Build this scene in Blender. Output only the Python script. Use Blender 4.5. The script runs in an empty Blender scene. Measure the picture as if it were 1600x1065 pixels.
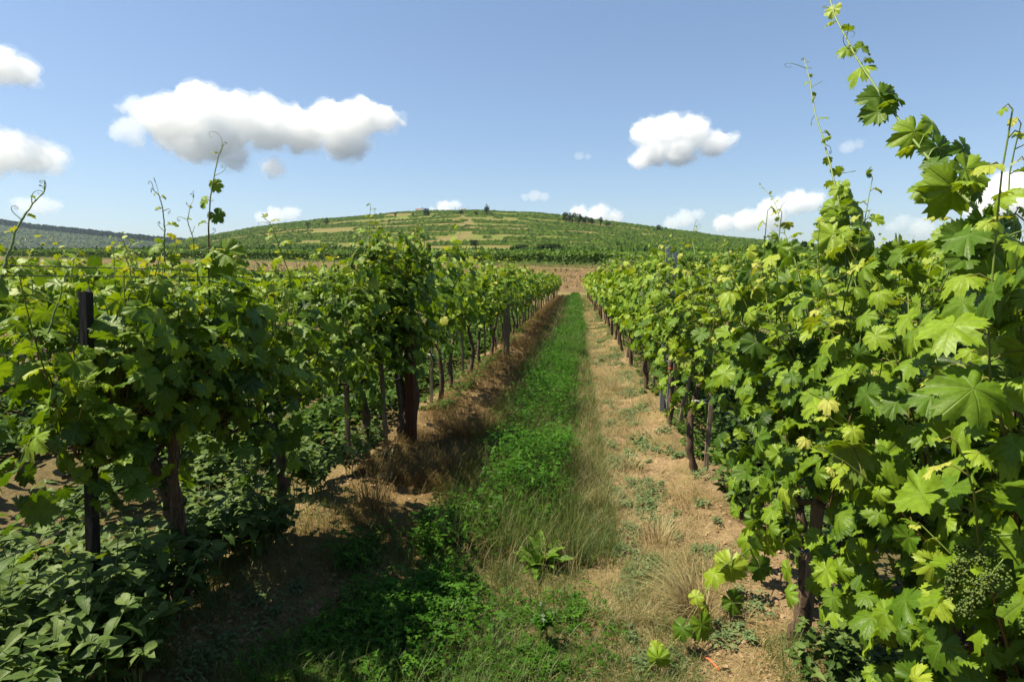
import bpy, math, random
import numpy as np
from mathutils import Matrix, Vector

rng = np.random.default_rng(11)
random.seed(11)
R_ = math.radians
SC = bpy.context.scene
COL = SC.collection

# ------------------------------------------------------------------ camera
FPX = 889.0                      # focal length in pixels of the 1600 px wide photograph
EYE = 1.68
PITCH, YAW = R_(8.6), R_(6.4)
cF = np.array([-math.sin(YAW)*math.cos(PITCH), math.cos(YAW)*math.cos(PITCH), -math.sin(PITCH)])
cR = np.array([math.cos(YAW), math.sin(YAW), 0.0])
cU = np.cross(cR, cF)
CAM = np.array([0, 0, EYE])
cam = bpy.data.cameras.new("camera")
cam.sensor_width = 36
cam.lens = 36*FPX/1600
cam.clip_start = .03
cam.clip_end = 30000
camo = bpy.data.objects.new("camera", cam)
COL.objects.link(camo)
camo.matrix_world = Matrix(((cR[0], cU[0], -cF[0], 0), (cR[1], cU[1], -cF[1], 0), (cR[2], cU[2], -cF[2], EYE), (0, 0, 0, 1)))
SC.camera = camo

# ------------------------------------------------------------------ sky and sun
SUN_EL, SUN_AZ = R_(58), R_(-95)          # azimuth from +Y towards +X
sd = np.array([math.sin(SUN_AZ)*math.cos(SUN_EL), math.cos(SUN_AZ)*math.cos(SUN_EL), math.sin(SUN_EL)])
W = bpy.data.worlds.new("World")
SC.world = W
W.use_nodes = True
wn = W.node_tree
wn.nodes.clear()
sky = wn.nodes.new("ShaderNodeTexSky")
sky.sky_type = 'NISHITA'
sky.sun_disc = False
sky.sun_elevation = SUN_EL
sky.sun_rotation = SUN_AZ
sky.altitude = 200
sky.air_density = 1.0
sky.dust_density = .6
sky.ozone_density = 1.6
bg = wn.nodes.new("ShaderNodeBackground")
bg.inputs[1].default_value = .092
wo = wn.nodes.new("ShaderNodeOutputWorld")
gm = wn.nodes.new("ShaderNodeGamma"); gm.inputs[1].default_value = .7
wn.links.new(sky.outputs[0], gm.inputs[0])
tn = wn.nodes.new("ShaderNodeMix"); tn.data_type = 'RGBA'; tn.blend_type = 'MULTIPLY'; tn.inputs[0].default_value = 1
tn.inputs[7].default_value = (.87, 1.0, 1.17, 1)
wn.links.new(gm.outputs[0], tn.inputs[6])
wn.links.new(tn.outputs[2], bg.inputs[0])
wn.links.new(bg.outputs[0], wo.inputs[0])
sl = bpy.data.lights.new("sun", 'SUN')
sl.energy = 5.0
sl.angle = R_(.5)
sl.color = (1, .91, .71)
slo = bpy.data.objects.new("sun", sl)
COL.objects.link(slo)
slo.rotation_euler = Vector(sd).to_track_quat('Z', 'Y').to_euler()
slo.location = (0, 0, 60)
SC.view_settings.view_transform = 'Standard'
SC.view_settings.look = 'None'
SC.view_settings.exposure = 1.2
SC.view_settings.gamma = 1
cy = SC.cycles
cy.max_bounces = 22
cy.diffuse_bounces = 1
cy.glossy_bounces = 2
cy.transmission_bounces = 2
cy.transparent_max_bounces = 8
cy.volume_bounces = 20
cy.use_denoising = True
cy.sample_clamp_indirect = 4

# ------------------------------------------------------------------ maths helpers
def ray(px, py):
    return cF + (px-800)/FPX*cR - (py-532.5)/FPX*cU

def at_x(px, py, x):             # point seen at the pixel in the row's own plane
    d = ray(px, py)
    return CAM + d*(x/d[0])

def at_y(px, py, y):
    d = ray(px, py)
    return CAM + d*(y/d[1])

_T = np.random.default_rng(5).random((256, 256))
def vnoise(x, y):
    xi = np.floor(x).astype(int); yi = np.floor(y).astype(int)
    fx = x-xi; fy = y-yi
    fx = fx*fx*(3-2*fx); fy = fy*fy*(3-2*fy)
    a = _T[xi & 255, yi & 255]; b = _T[(xi+1) & 255, yi & 255]
    c = _T[xi & 255, (yi+1) & 255]; d = _T[(xi+1) & 255, (yi+1) & 255]
    return (a*(1-fx)+b*fx)*(1-fy)+(c*(1-fx)+d*fx)*fy

def fbm(x, y, o=4):
    s = 0; a = .5; t = 0
    for i in range(o):
        s = s+a*vnoise(x*2**i+17.3*i, y*2**i+5.1*i); t += a; a *= .5
    return s/t

def sst(a, b, v):
    t = np.clip((v-a)/(b-a), 0, 1)
    return t*t*(3-2*t)

XL, XR, SP = -1.75, 1.06, 2.75      # the rows either side of the aisle, and the spacing
HAZE = .00006

# ------------------------------------------------------------------ terrain
_ky = np.array([-40, 0, 50, 56, 62, 90, 105, 170, 235, 300])
_kz = np.array([1.5, 0, -2.05, -2.2, -2.0, -.25, .10, .8, 2.4, 3.6])
_kyf = np.linspace(-40, 300, 681)
_kzf = np.interp(_kyf, _ky, _kz)
_ks = np.convolve(np.pad(_kzf, 8, mode='edge'), np.ones(17)/17, 'valid')
_sky = np.array([(-200, 399), (60, 398), (150, 396), (230, 390), (300, 376), (400, 358), (460, 350), (520, 345), (580, 340), (640, 336), (700, 333), (740, 332), (830, 336), (900, 344), (960, 351),
                 (1030, 360), (1120, 371), (1220, 380), (1330, 389), (1450, 395), (1800, 399)], float)
HY = 760.0
_hx = []; _hz = []
for p, q in _sky:
    P = at_y(p, q, HY); _hx.append(P[0]); _hz.append(P[2]*.975)
_far = np.array([(-500, 330), (-100, 345), (0, 353), (60, 361), (130, 368), (240, 379), (330, 386), (430, 392), (700, 396), (1000, 397), (1400, 397), (1600, 398), (2200, 396)], float)
FY = 1500.0
_fx = []; _fz = []
for p, q in _far:
    P = at_y(p, q, FY); _fx.append(P[0]); _fz.append(P[2])

def crest(x):
    return np.interp(x, _hx, _hz)

def ground_big(x, y):
    near = np.interp(y, _kyf, _ks)
    t = np.clip((y-250)/(HY-250), 0, 1)
    s = np.sin(t*math.pi/2)**1.3
    wob = (fbm(x/90., y/60.)-.5)*6*np.clip((y-300)/200, 0, 1)*(1-sst(650, 760, y))
    c = crest(x*HY/np.clip(y, 300, HY))
    h = near*(1-sst(240, 420, y)*.6)+(c-2)*s+wob
    back = sst(HY, HY+500, y)
    h = h*(1-back)+back*0
    f = np.interp(x*FY/np.clip(y, 1000, 2600), _fx, _fz)*sst(900, FY, y)*(1-sst(FY+10, FY+500, y))
    h = np.where(y > 850, np.maximum(h, f*1.0), h)
    return h

def row_dist(x):
    k = np.round((x-XR)/SP)
    kl = np.round((x-XL)/SP)
    return np.where(x > (XR+XL)/2, np.abs(x-(XR+k*SP)), np.abs(x-(XL+kl*SP)))

def ground(x, y):
    x = np.asarray(x, float); y = np.asarray(y, float)
    h = ground_big(x, y)
    w = 1-sst(40, 55, y)
    rd = row_dist(x)
    h = h+.09*np.exp(-(rd/.32)**2)*w
    h = h+(fbm(x*1.3, y*1.3, 3)-.5)*.10*w
    return h

def gdetail(x, y):
    w = (1-sst(12, 18, y))
    strip = np.exp(-((x+.35)/.45)**2)
    a = (fbm(x*9, y*9, 3)-.5)*.06*(1-.6*strip)
    cl = np.abs(fbm(x*20+9, y*20, 2)-.5)*.055
    pl = (fbm(x*2.5, y*1.2, 3)-.5)*.9*sst(60, 66, y)*(1-sst(84, 92, y))
    return (a-cl)*w+pl

def G(x, y):
    x = np.asarray(x, float); y = np.asarray(y, float)
    return ground(x, y)+gdetail(x, y)

def hit(px, py):                  # where a pixel's ray meets the ground
    d = ray(px, py); t = .5
    for i in range(4000):
        P = CAM+d*t
        if P[2] < G(P[0], P[1]): break
        t *= 1.004
    return P

# ------------------------------------------------------------------ mesh helpers
def mesh_np(name, V, F, attrs=None, smooth=True):
    """V (n,3); F list of (m,k) int arrays."""
    me = bpy.data.meshes.new(name)
    V = np.ascontiguousarray(V, dtype=np.float32)
    me.vertices.add(len(V)); me.vertices.foreach_set("co", V.ravel())
    if not isinstance(F, (list, tuple)): F = [F]
    F = [f for f in F if len(f)]
    nl = sum(f.size for f in F); nf = sum(len(f) for f in F)
    me.loops.add(nl); me.loops.foreach_set("vertex_index", np.concatenate([f.ravel() for f in F]).astype(np.int32))
    me.polygons.add(nf)
    st = []; c = 0
    for f in F:
        st.append(c+np.arange(len(f))*f.shape[1]); c += f.size
    me.polygons.foreach_set("loop_start", np.concatenate(st).astype(np.int32))
    if not smooth:
        me.shade_flat()
    me.update(calc_edges=True)
    for k, (typ, arr) in (attrs or {}).items():
        a = me.attributes.new(k, typ, 'POINT')
        arr = np.ascontiguousarray(arr, dtype=np.float32)
        a.data.foreach_set('value' if typ == 'FLOAT' else ('vector' if typ == 'FLOAT_VECTOR' else 'color'), arr.ravel())
    return me

def link(name, me, mat, parent=None, loc=None, rz=0):
    o = bpy.data.objects.new(name, me)
    COL.objects.link(o)
    if me is not None and mat is not None and not me.materials: me.materials.append(mat)
    if parent is not None: o.parent = parent
    if loc is not None: o.location = loc
    if rz: o.rotation_euler = (0, 0, rz)
    return o

def tag(o, label, cat, group=None, kind=None):
    if label: o["label"] = label
    if cat: o["category"] = cat
    if group: o["group"] = group
    if kind: o["kind"] = kind
    return o

def norm(v):
    return v/np.maximum(np.linalg.norm(v, axis=-1, keepdims=True), 1e-9)

class Parts:
    """collects vertex/face arrays into one mesh"""
    def __init__(s): s.V = []; s.F = {}; s.A = []; s.L = []; s.n = 0
    def add(s, V, F, rnd=.5, luv=None):
        V = np.asarray(V, float); n = len(V)
        s.V.append(V)
        for f in (F if isinstance(F, list) else [F]):
            f = np.asarray(f)
            if f.size: s.F.setdefault(f.shape[1], []).append(f+s.n)
        s.A.append(np.broadcast_to(np.asarray(rnd, float), (n,)))
        s.L.append(np.zeros((n, 3)) if luv is None else luv)
        s.n += n
    def mesh(s, name, smooth=True):
        V = np.concatenate(s.V)
        return mesh_np(name, V, [np.concatenate(v) for v in s.F.values()],
                       {'rnd': ('FLOAT', np.concatenate(s.A)), 'luv': ('FLOAT_VECTOR', np.concatenate(s.L))}, smooth)

def stamp(P, tv, tf, pos, t, n, s, rnd, luv=None):
    """place a template at N positions: t = direction of local +Y, n = local +Z"""
    pos = np.atleast_2d(pos); N = len(pos)
    if not N: return
    t = norm(np.atleast_2d(t)); n = np.atleast_2d(n)
    n = norm(n-(n*t).sum(1, keepdims=True)*t)
    x = np.cross(t, n)
    s = np.broadcast_to(np.asarray(s, float), (N,))[:, None, None]
    V = pos[:, None]+s*(tv[None, :, :1]*x[:, None]+tv[None, :, 1:2]*t[:, None]+tv[None, :, 2:3]*n[:, None])
    k = len(tv)
    off = (np.arange(N)*k)[:, None, None]
    Fs = [(np.asarray(f)[None]+off).reshape(-1, np.asarray(f).shape[1]) for f in (tf if isinstance(tf, list) else [tf])]
    L = np.tile(tv if luv is None else luv, (N, 1))
    P.add(V.reshape(-1, 3), Fs, np.repeat(np.broadcast_to(rnd, (N,)), k), L)

def tube(P, pts, rad, k=6, rnd=.5, rough=0, cap=True):
    pts = np.asarray(pts, float); n = len(pts)
    rad = np.broadcast_to(rad, (n,)).astype(float)
    d = np.gradient(pts, axis=0); d = norm(d)
    ref = np.array([0.31, .95, .05]) if abs(d[:, 2]).mean() > .6 else np.array([0, 0, 1.])
    a = norm(np.cross(d, ref)); b = np.cross(d, a)
    ang = np.arange(k)/k*2*math.pi
    rr = rad[:, None]*(1+rough*(rng.random((n, k))-.5))
    V = pts[:, None]+rr[..., None]*(np.cos(ang)[None, :, None]*a[:, None]+np.sin(ang)[None, :, None]*b[:, None])
    i = np.arange(n-1)[:, None]*k; j = np.arange(k)[None]; j2 = (j+1) % k
    F = np.stack([i+j, i+j2, i+k+j2, i+k+j], -1).reshape(-1, 4)
    L = np.stack([np.broadcast_to(np.cos(ang), (n, k)), np.broadcast_to(np.linspace(0, 1, n)[:, None], (n, k)), np.broadcast_to(np.sin(ang), (n, k))], -1).reshape(-1, 3)
    P.add(V.reshape(-1, 3), F, rnd, L)
    if cap and k > 3:
        base = P.n-n*k
        P.F.setdefault(k, []).append(np.arange((n-1)*k, n*k)[None]+base)
        P.F.setdefault(k, []).append(np.arange(k)[None, ::-1]+base)

def spline(ctrl, n):
    c = np.asarray(ctrl, float)
    c = np.vstack([2*c[0]-c[1], c, 2*c[-1]-c[-2]])
    m = len(c)-3
    out = []
    for u in np.linspace(0, m-1e-6, n):
        i = int(u); f = u-i
        p0, p1, p2, p3 = c[i:i+4]
        out.append(.5*((2*p1)+(-p0+p2)*f+(2*p0-5*p1+4*p2-p3)*f*f+(-p0+3*p1-3*p2+p3)*f**3))
    return np.array(out)

# ------------------------------------------------------------------ leaf templates
def grape_leaf(nseg, rings, curl, seed, teeth=True, deep=1.0):
    r_ = np.random.default_rng(seed)
    # broad rounded lobes parted by narrow notches
    ang = np.linspace(-180, 180, nseg, endpoint=False)+.001
    aa = np.abs(ang); out = np.full(nseg, .30)
    for L0, c0, k0 in ((1.0, 0, 1.15), (.93, 50, 1.25), (.84, 104, 1.2), (.72, 148, 1.5)):
        out = np.maximum(out, L0*np.cos(np.radians(np.clip((aa-c0)*k0, -80, 80)))**.8)
    out *= 1-deep*(.20*np.exp(-((aa-26)/5)**2)+.15*np.exp(-((aa-78)/5)**2))
    out *= 1-.88*sst(169, 180, aa)
    if teeth:
        tt = (np.arange(nseg) % 2)*2-1
        out = out*(1+.07*tt*(r_.random(nseg)*.7+.65)*(out > .3))
    out *= 1+.10*(np.interp(ang, np.linspace(-180, 180, 9), r_.random(9))-.5)
    A = np.radians(ang)
    vs = [[0, 0, 0]]
    rr = np.linspace(0, 1, rings+2)[1:]
    for q in rr:
        for a, o in zip(A, out):
            r = o*q
            vs.append([math.sin(a)*r, math.cos(a)*r, 0])
    V = np.array(vs)
    x, y = V[:, 0], V[:, 1]; r = np.hypot(x, y); a = np.arctan2(x, y)
    # folds: main veins lie low, blades puff between them
    veins = np.radians([0, 52, -52, 112, -112])
    dv = np.min(np.abs((a[:, None]-veins[None]+np.pi) % (2*np.pi)-np.pi), axis=1)
    z = -curl*r*r*.5 + .06*r*r*np.sin(np.minimum(dv/.45, 1)*1.57)**2+(.24-.16*curl)*np.abs(x)
    z += .08*r*np.sin(a*2+seed*1.7)+.05*r*np.sin(a*5+seed)+.07*r*r*np.sin(a*9+seed*2)
    V[:, 2] = z*(1.2 if rings else .8)
    V[:, 1] += .0
    n = nseg
    F3 = [[0, 1+i, 1+(i+1) % n] for i in range(n) if i != n-99]
    F4 = []
    for k in range(rings):
        b0 = 1+k*n; b1 = b0+n
        for i in range(n):
            j = (i+1) % n
            F4.append([b0+i, b0+j, b1+j, b1+i])
    F3 = np.array([[f[0], f[2], f[1]] for f in F3]); F4 = np.array(F4, int).reshape(-1, 4)
    return V, [F3, F4] if len(F4) else [F3]

LH = [grape_leaf(64, 2, c, i, True, d) for i, (c, d) in enumerate([(.35, 1.2), (.8, 1.4), (.15, .9), (1.15, 1.2), (.6, 1.7)])]
LM = [grape_leaf(20, 0, c, i+9, False, 1.1) for i, c in enumerate([.4, .7, .1])]
LL = [grape_leaf(8, 0, c, i+20, False, .4) for i, c in enumerate([.5, .2])]
# ovate leaf with a folded midrib
def ovate(curl=.3, wid=.32, seg=5):
    V = []; F = []
    for i in range(seg+1):
        t = i/seg
        w = wid*math.sin(math.pi*min(t*.92+.03, 1)**.75)*(1-.15*t)
        z = -curl*t*t
        V += [[-w, t, z+.35*w], [0, t, z], [w, t, z+.35*w]]
    for i in range(seg):
        b = 3*i
        F += [[b, b+1, b+4, b+3], [b+1, b+2, b+5, b+4]]
    return np.array(V, float), [np.array(F)]
OV = [ovate(.3, .32), ovate(.55, .30), ovate(.1, .36)]
OVS = ovate(.3, .35, 2)
# trefoil: three small leaflets
def trefoil():
    V = []; F = []
    for k, a in enumerate((-1.1, 0, 1.1)):
        c, s = math.cos(a), math.sin(a); b = len(V)
        for x, y, z in ((0, .08, 0), (.24, .5, .08), (0, 1, -.05), (-.24, .5, .08)):
            V.append([x*c+y*s, -x*s+y*c, z])
        F.append([b, b+1, b+2, b+3])
    return np.array(V), [np.array(F)]
TF = trefoil()

# ------------------------------------------------------------------ materials
ALB = .64
def dim(c): return tuple(v*ALB for v in c)
def nodes(name):
    m = bpy.data.materials.new(name); m.use_nodes = True
    nt = m.node_tree; nt.nodes.clear()
    out = nt.nodes.new("ShaderNodeOutputMaterial")
    return m, nt, out

def nd(nt, typ, ins=None, **props):
    n = nt.nodes.new(typ)
    for k, v in props.items(): setattr(n, k, v)
    for k, v in (ins or {}).items():
        s = n.inputs[k]
        if isinstance(v, bpy.types.NodeSocket): nt.links.new(v, s)
        else: s.default_value = v
    return n

def ramp(nt, fac, stops):
    r = nt.nodes.new("ShaderNodeValToRGB")
    nt.links.new(fac, r.inputs[0])
    e = r.color_ramp.elements
    while len(e) < len(stops): e.new(.5)
    for i, (p, c) in enumerate(stops):
        e[i].position = p; e[i].color = (*c, 1)
    return r.outputs[0]

def mixc(nt, fac, a, b, mode='MIX'):
    n = nt.nodes.new("ShaderNodeMix"); n.data_type = 'RGBA'; n.blend_type = mode
    for s, v in ((n.inputs[0], fac), (n.inputs[6], a), (n.inputs[7], b)):
        if isinstance(v, bpy.types.NodeSocket): nt.links.new(v, s)
        else: s.default_value = v if not isinstance(v, tuple) or len(v) == 4 else (*v, 1)
    return n.outputs[2]

def math_(nt, op, a, b=0.0, c=None):
    n = nt.nodes.new("ShaderNodeMath"); n.operation = op
    for i, v in enumerate((a, b, c)):
        if v is None: continue
        if isinstance(v, bpy.types.NodeSocket): nt.links.new(v, n.inputs[i])
        else: n.inputs[i].default_value = v
    return n.outputs[0]

def leaf_mat(name, stops, transl=.28, tcol=(1.55, 1.5, .35), rough=.42, spec=.4, veins=False, vang=(0, 52, -52, 112, -112)):
    m, nt, out = nodes(name)
    at = nd(nt, "ShaderNodeAttribute", attribute_name='rnd')
    col = ramp(nt, at.outputs['Fac'], [(p, dim(c_)) for p, c_ in stops])
    pr = nd(nt, "ShaderNodeBsdfPrincipled", {'Roughness': rough, 'Specular IOR Level': spec})
    geo = nd(nt, "ShaderNodeNewGeometry")
    if veins:
        lu = nd(nt, "ShaderNodeAttribute", attribute_name='luv')
        best = None
        sep = nd(nt, "ShaderNodeSeparateXYZ", {0: lu.outputs['Vector']})
        for a in vang:
            ca, sa = math.cos(R_(a)), math.sin(R_(a))
            al = nd(nt, "ShaderNodeVectorMath", {0: lu.outputs['Vector'], 1: (sa, ca, 0)}, operation='DOT_PRODUCT').outputs['Value']
            pe = nd(nt, "ShaderNodeVectorMath", {0: lu.outputs['Vector'], 1: (ca, -sa, 0)}, operation='DOT_PRODUCT').outputs['Value']
            d = math_(nt, 'ADD', math_(nt, 'ABSOLUTE', pe), math_(nt, 'MULTIPLY', math_(nt, 'LESS_THAN', al, 0), 9))
            d2 = math_(nt, 'SUBTRACT', math_(nt, 'MULTIPLY', al, 1.), math_(nt, 'MULTIPLY', math_(nt, 'ABSOLUTE', pe), .9))
            if best is None: best, bs = d, d2
            else:
                lt = math_(nt, 'LESS_THAN', d, best)
                bs = math_(nt, 'ADD', math_(nt, 'MULTIPLY', lt, d2), math_(nt, 'MULTIPLY', math_(nt, 'SUBTRACT', 1, lt), bs))
                best = math_(nt, 'MINIMUM', best, d)
        v1 = nd(nt, "ShaderNodeMapRange", {0: best, 1: .008, 2: .03, 3: 1., 4: 0.}).outputs[0]
        # side veins run off the main ones
        w = math_(nt, 'ABSOLUTE', math_(nt, 'SINE', math_(nt, 'MULTIPLY', bs, 21)))
        v2 = nd(nt, "ShaderNodeMapRange", {0: w, 1: .0, 2: .16, 3: .38, 4: 0.}).outputs[0]
        vv = math_(nt, 'MAXIMUM', v1, v2)
        nz = nd(nt, "ShaderNodeTexNoise", {'Vector': lu.outputs['Vector'], 'Scale': 7., 'Detail': 3.}).outputs[0]
        col = mixc(nt, .45, col, nd(nt, "ShaderNodeCombineColor", {0: nz, 1: nz, 2: nz}).outputs[0], 'OVERLAY')
        col2 = mixc(nt, math_(nt, 'MULTIPLY', vv, .38), col, dim((.22, .30, .07)))
        bmp = nd(nt, "ShaderNodeBump", {'Strength': .35, 'Distance': .005, 'Height': math_(nt, 'SUBTRACT', math_(nt, 'MULTIPLY', nz, .5), vv)})
        nt.links.new(bmp.outputs[0], pr.inputs['Normal'])
        col = col2
    # paler, duller underside
    under = mixc(nt, .5, col, dim((.12, .17, .05)))
    c2 = mixc(nt, geo.outputs['Backfacing'], col, under)
    nt.links.new(c2, pr.inputs['Base Color'])
    tr = nd(nt, "ShaderNodeBsdfTranslucent", {'Color': mixc(nt, 1., col, (*tcol, 1), 'MULTIPLY')})
    mx = nd(nt, "ShaderNodeMixShader", {0: transl, 1: pr.outputs[0], 2: tr.outputs[0]})
    nt.links.new(mx.outputs[0], out.inputs[0])
    return m

VINE = [(0, (.030, .074, .006)), (.3, (.092, .185, .010)), (.65, (.24, .37, .020)), (.9, (.37, .46, .04)), (1, (.50, .52, .10))]
M_leafH = leaf_mat("vine_leaf_near", VINE, veins=True, rough=.45, spec=.22)
M_leafM = leaf_mat("vine_leaf", VINE, rough=.5, spec=.18)
M_leafF = leaf_mat("vine_leaf_far", [(0, (.025, .07, .010)), (.5, (.065, .15, .014)), (1, (.15, .26, .025))], rough=.6, spec=.2)
M_hillv = leaf_mat("hill_vine", [(0, (.055, .12, .018)), (1, (.15, .24, .03))], rough=.8, spec=.1, transl=.2)
M_clover = leaf_mat("clover_leaf", [(0, (.024, .085, .004)), (.6, (.052, .155, .008)), (1, (.11, .25, .018))], tcol=(1.0, 1.6, .4), rough=.55, spec=.12)
M_broad = leaf_mat("broad_leaf", [(0, (.030, .07, .014)), (.5, (.075, .145, .028)), (1, (.18, .26, .07))], rough=.5, spec=.16, veins=True, vang=(0,))
M_broadS = leaf_mat("broad_leaf_small", [(0, (.035, .085, .012)), (.6, (.075, .15, .02)), (1, (.14, .23, .04))], rough=.55, spec=.12)
M_grey = leaf_mat("creeping_weed_leaf", [(0, (.10, .16, .06)), (1, (.20, .28, .11))], transl=.2, rough=.7, spec=.2)
M_grass = leaf_mat("grass_blade", [(0, (.05, .10, .015)), (.6, (.10, .18, .022)), (1, (.28, .27, .07))], rough=.5, spec=.3)
M_dry = leaf_mat("dry_grass_blade", [(0, (.34, .20, .07)), (.5, (.72, .50, .24)), (1, (1.0, .82, .48))], transl=.2, tcol=(1, 1, .9), rough=.6, spec=.25)
M_brown = leaf_mat("brown_grass_blade", [(0, (.15, .06, .018)), (.6, (.34, .17, .05)), (1, (.50, .32, .13))], transl=.2, tcol=(1, 1, .9), rough=.6, spec=.2)
M_tree = leaf_mat("tree_leaf", [(0, (.02, .05, .014)), (1, (.06, .11, .026))], rough=.7, spec=.15)
M_shootG = leaf_mat("green_shoot", [(0, (.13, .20, .04)), (.5, (.20, .30, .06)), (1, (.34, .42, .10))], transl=.1, rough=.45)
M_white = leaf_mat("petal", [(0, (.7, .7, .6)), (1, (.8, .8, .75))], transl=.2, tcol=(1, 1, 1), rough=.6)
M_cluster = leaf_mat("flower_bud", [(0, (.05, .10, .012)), (1, (.16, .22, .03))], transl=.1, rough=.5)

def bark_mat(name, a, b, scale=30, stretch=.12, rough=.85, bump=.8):
    m, nt, out = nodes(name)
    tc = nd(nt, "ShaderNodeTexCoord")
    mp = nd(nt, "ShaderNodeMapping", {0: tc.outputs['Object'], 3: (1, 1, stretch)})
    nz = nd(nt, "ShaderNodeTexNoise", {'Vector': mp.outputs[0], 'Scale': scale, 'Detail': 6., 'Roughness': .65}).outputs[0]
    col = ramp(nt, nz, [(.3, dim(a)), (.7, dim(b))])
    bp = nd(nt, "ShaderNodeBump", {'Strength': bump, 'Distance': .01, 'Height': nz})
    pr = nd(nt, "ShaderNodeBsdfPrincipled", {'Base Color': col, 'Roughness': rough, 'Specular IOR Level': .2, 'Normal': bp.outputs[0]})
    nt.links.new(pr.outputs[0], out.inputs[0])
    return m
M_bark = bark_mat("vine_bark", (.035, .022, .014), (.26, .18, .12), 110, .07, .9, 1.)
M_cane = leaf_mat("cane_bark", [(0, (.09, .05, .02)), (.35, (.16, .10, .035)), (.6, (.16, .19, .04)), (1, (.26, .36, .07))], transl=.05, rough=.5, spec=.2)
M_stake = bark_mat("stake_wood", (.14, .10, .065), (.34, .27, .19), 45)
M_rust = bark_mat("rust_brown_wood", (.07, .024, .012), (.17, .065, .032), 40, .06)
M_darkpost = bark_mat("dark_wood", (.012, .012, .012), (.05, .048, .045), 45)
M_conc = bark_mat("pale_concrete", (.36, .31, .25), (.58, .52, .43), 20, 1)
M_trunkfar = bark_mat("tree_bark", (.05, .04, .03), (.12, .09, .06), 3, .3)

def plain(name, c, rough=.5, metal=0, spec=.5):
    m, nt, out = nodes(name)
    tc = nd(nt, "ShaderNodeTexCoord")
    nz = nd(nt, "ShaderNodeTexNoise", {'Vector': tc.outputs['Object'], 'Scale': 35., 'Detail': 4.}).outputs[0]
    col = ramp(nt, nz, [(.3, tuple(v*.5 for v in c)), (.75, tuple(min(1, v*.75) for v in c))])
    pr = nd(nt, "ShaderNodeBsdfPrincipled", {'Base Color': col, 'Roughness': rough, 'Metallic': metal, 'Specular IOR Level': spec})
    nt.links.new(pr.outputs[0], out.inputs[0])
    return m
M_steel = plain("galvanised_steel", (.42, .46, .52), .5, .6)
M_wire = plain("wire_steel", (.10, .09, .09), .5, .5)
M_orange = plain("orange_plastic", (.8, .14, .04), .6)
M_cyan = plain("cyan_plastic", (.02, .45, .42), .35)
M_whitep = plain("white_plastic", (.8, .8, .78), .4)
M_blue = plain("blue_plastic", (.05, .15, .5), .4)
M_plaster = plain("white_plaster", (.8, .78, .72), .8)
M_tiles = plain("grey_roof", (.3, .22, .18), .8)

# ground: colour attribute times fine grain
mg, nt, out = nodes("soil_and_turf")
ga = nd(nt, "ShaderNodeAttribute", attribute_name='gcol')   # scaled by ALB when written
tc = nd(nt, "ShaderNodeTexCoord")
n1 = nd(nt, "ShaderNodeTexNoise", {'Vector': tc.outputs['Object'], 'Scale': 26., 'Detail': 8., 'Roughness': .7}).outputs[0]
n2 = nd(nt, "ShaderNodeTexNoise", {'Vector': tc.outputs['Object'], 'Scale': 2.2, 'Detail': 5., 'Roughness': .6}).outputs[0]
n3 = nd(nt, "ShaderNodeTexNoise", {'Vector': tc.outputs['Object'], 'Scale': .12, 'Detail': 6., 'Roughness': .7}).outputs[0]
g1 = ramp(nt, n1, [(.3, (.62, .60, .58)), (.72, (1.22, 1.2, 1.18))])
g2 = ramp(nt, n2, [(.3, (.75, .73, .7)), (.7, (1.2, 1.2, 1.2))])
g3 = ramp(nt, n3, [(.35, (.78, .82, .7)), (.65, (1.15, 1.12, 1.1))])
c = mixc(nt, 1., ga.outputs['Color'], g1, 'MULTIPLY')
c = mixc(nt, 1., c, g2, 'MULTIPLY')
c = mixc(nt, 1., c, g3, 'MULTIPLY')
hh = math_(nt, 'ADD', n1, math_(nt, 'MULTIPLY', n2, 1.5))
bp = nd(nt, "ShaderNodeBump", {'Strength': .9, 'Distance': .03, 'Height': hh})
pr = nd(nt, "ShaderNodeBsdfPrincipled", {'Base Color': c, 'Roughness': .95, 'Specular IOR Level': .1, 'Normal': bp.outputs[0]})
nt.links.new(pr.outputs[0], out.inputs[0])
M_ground = mg

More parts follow.
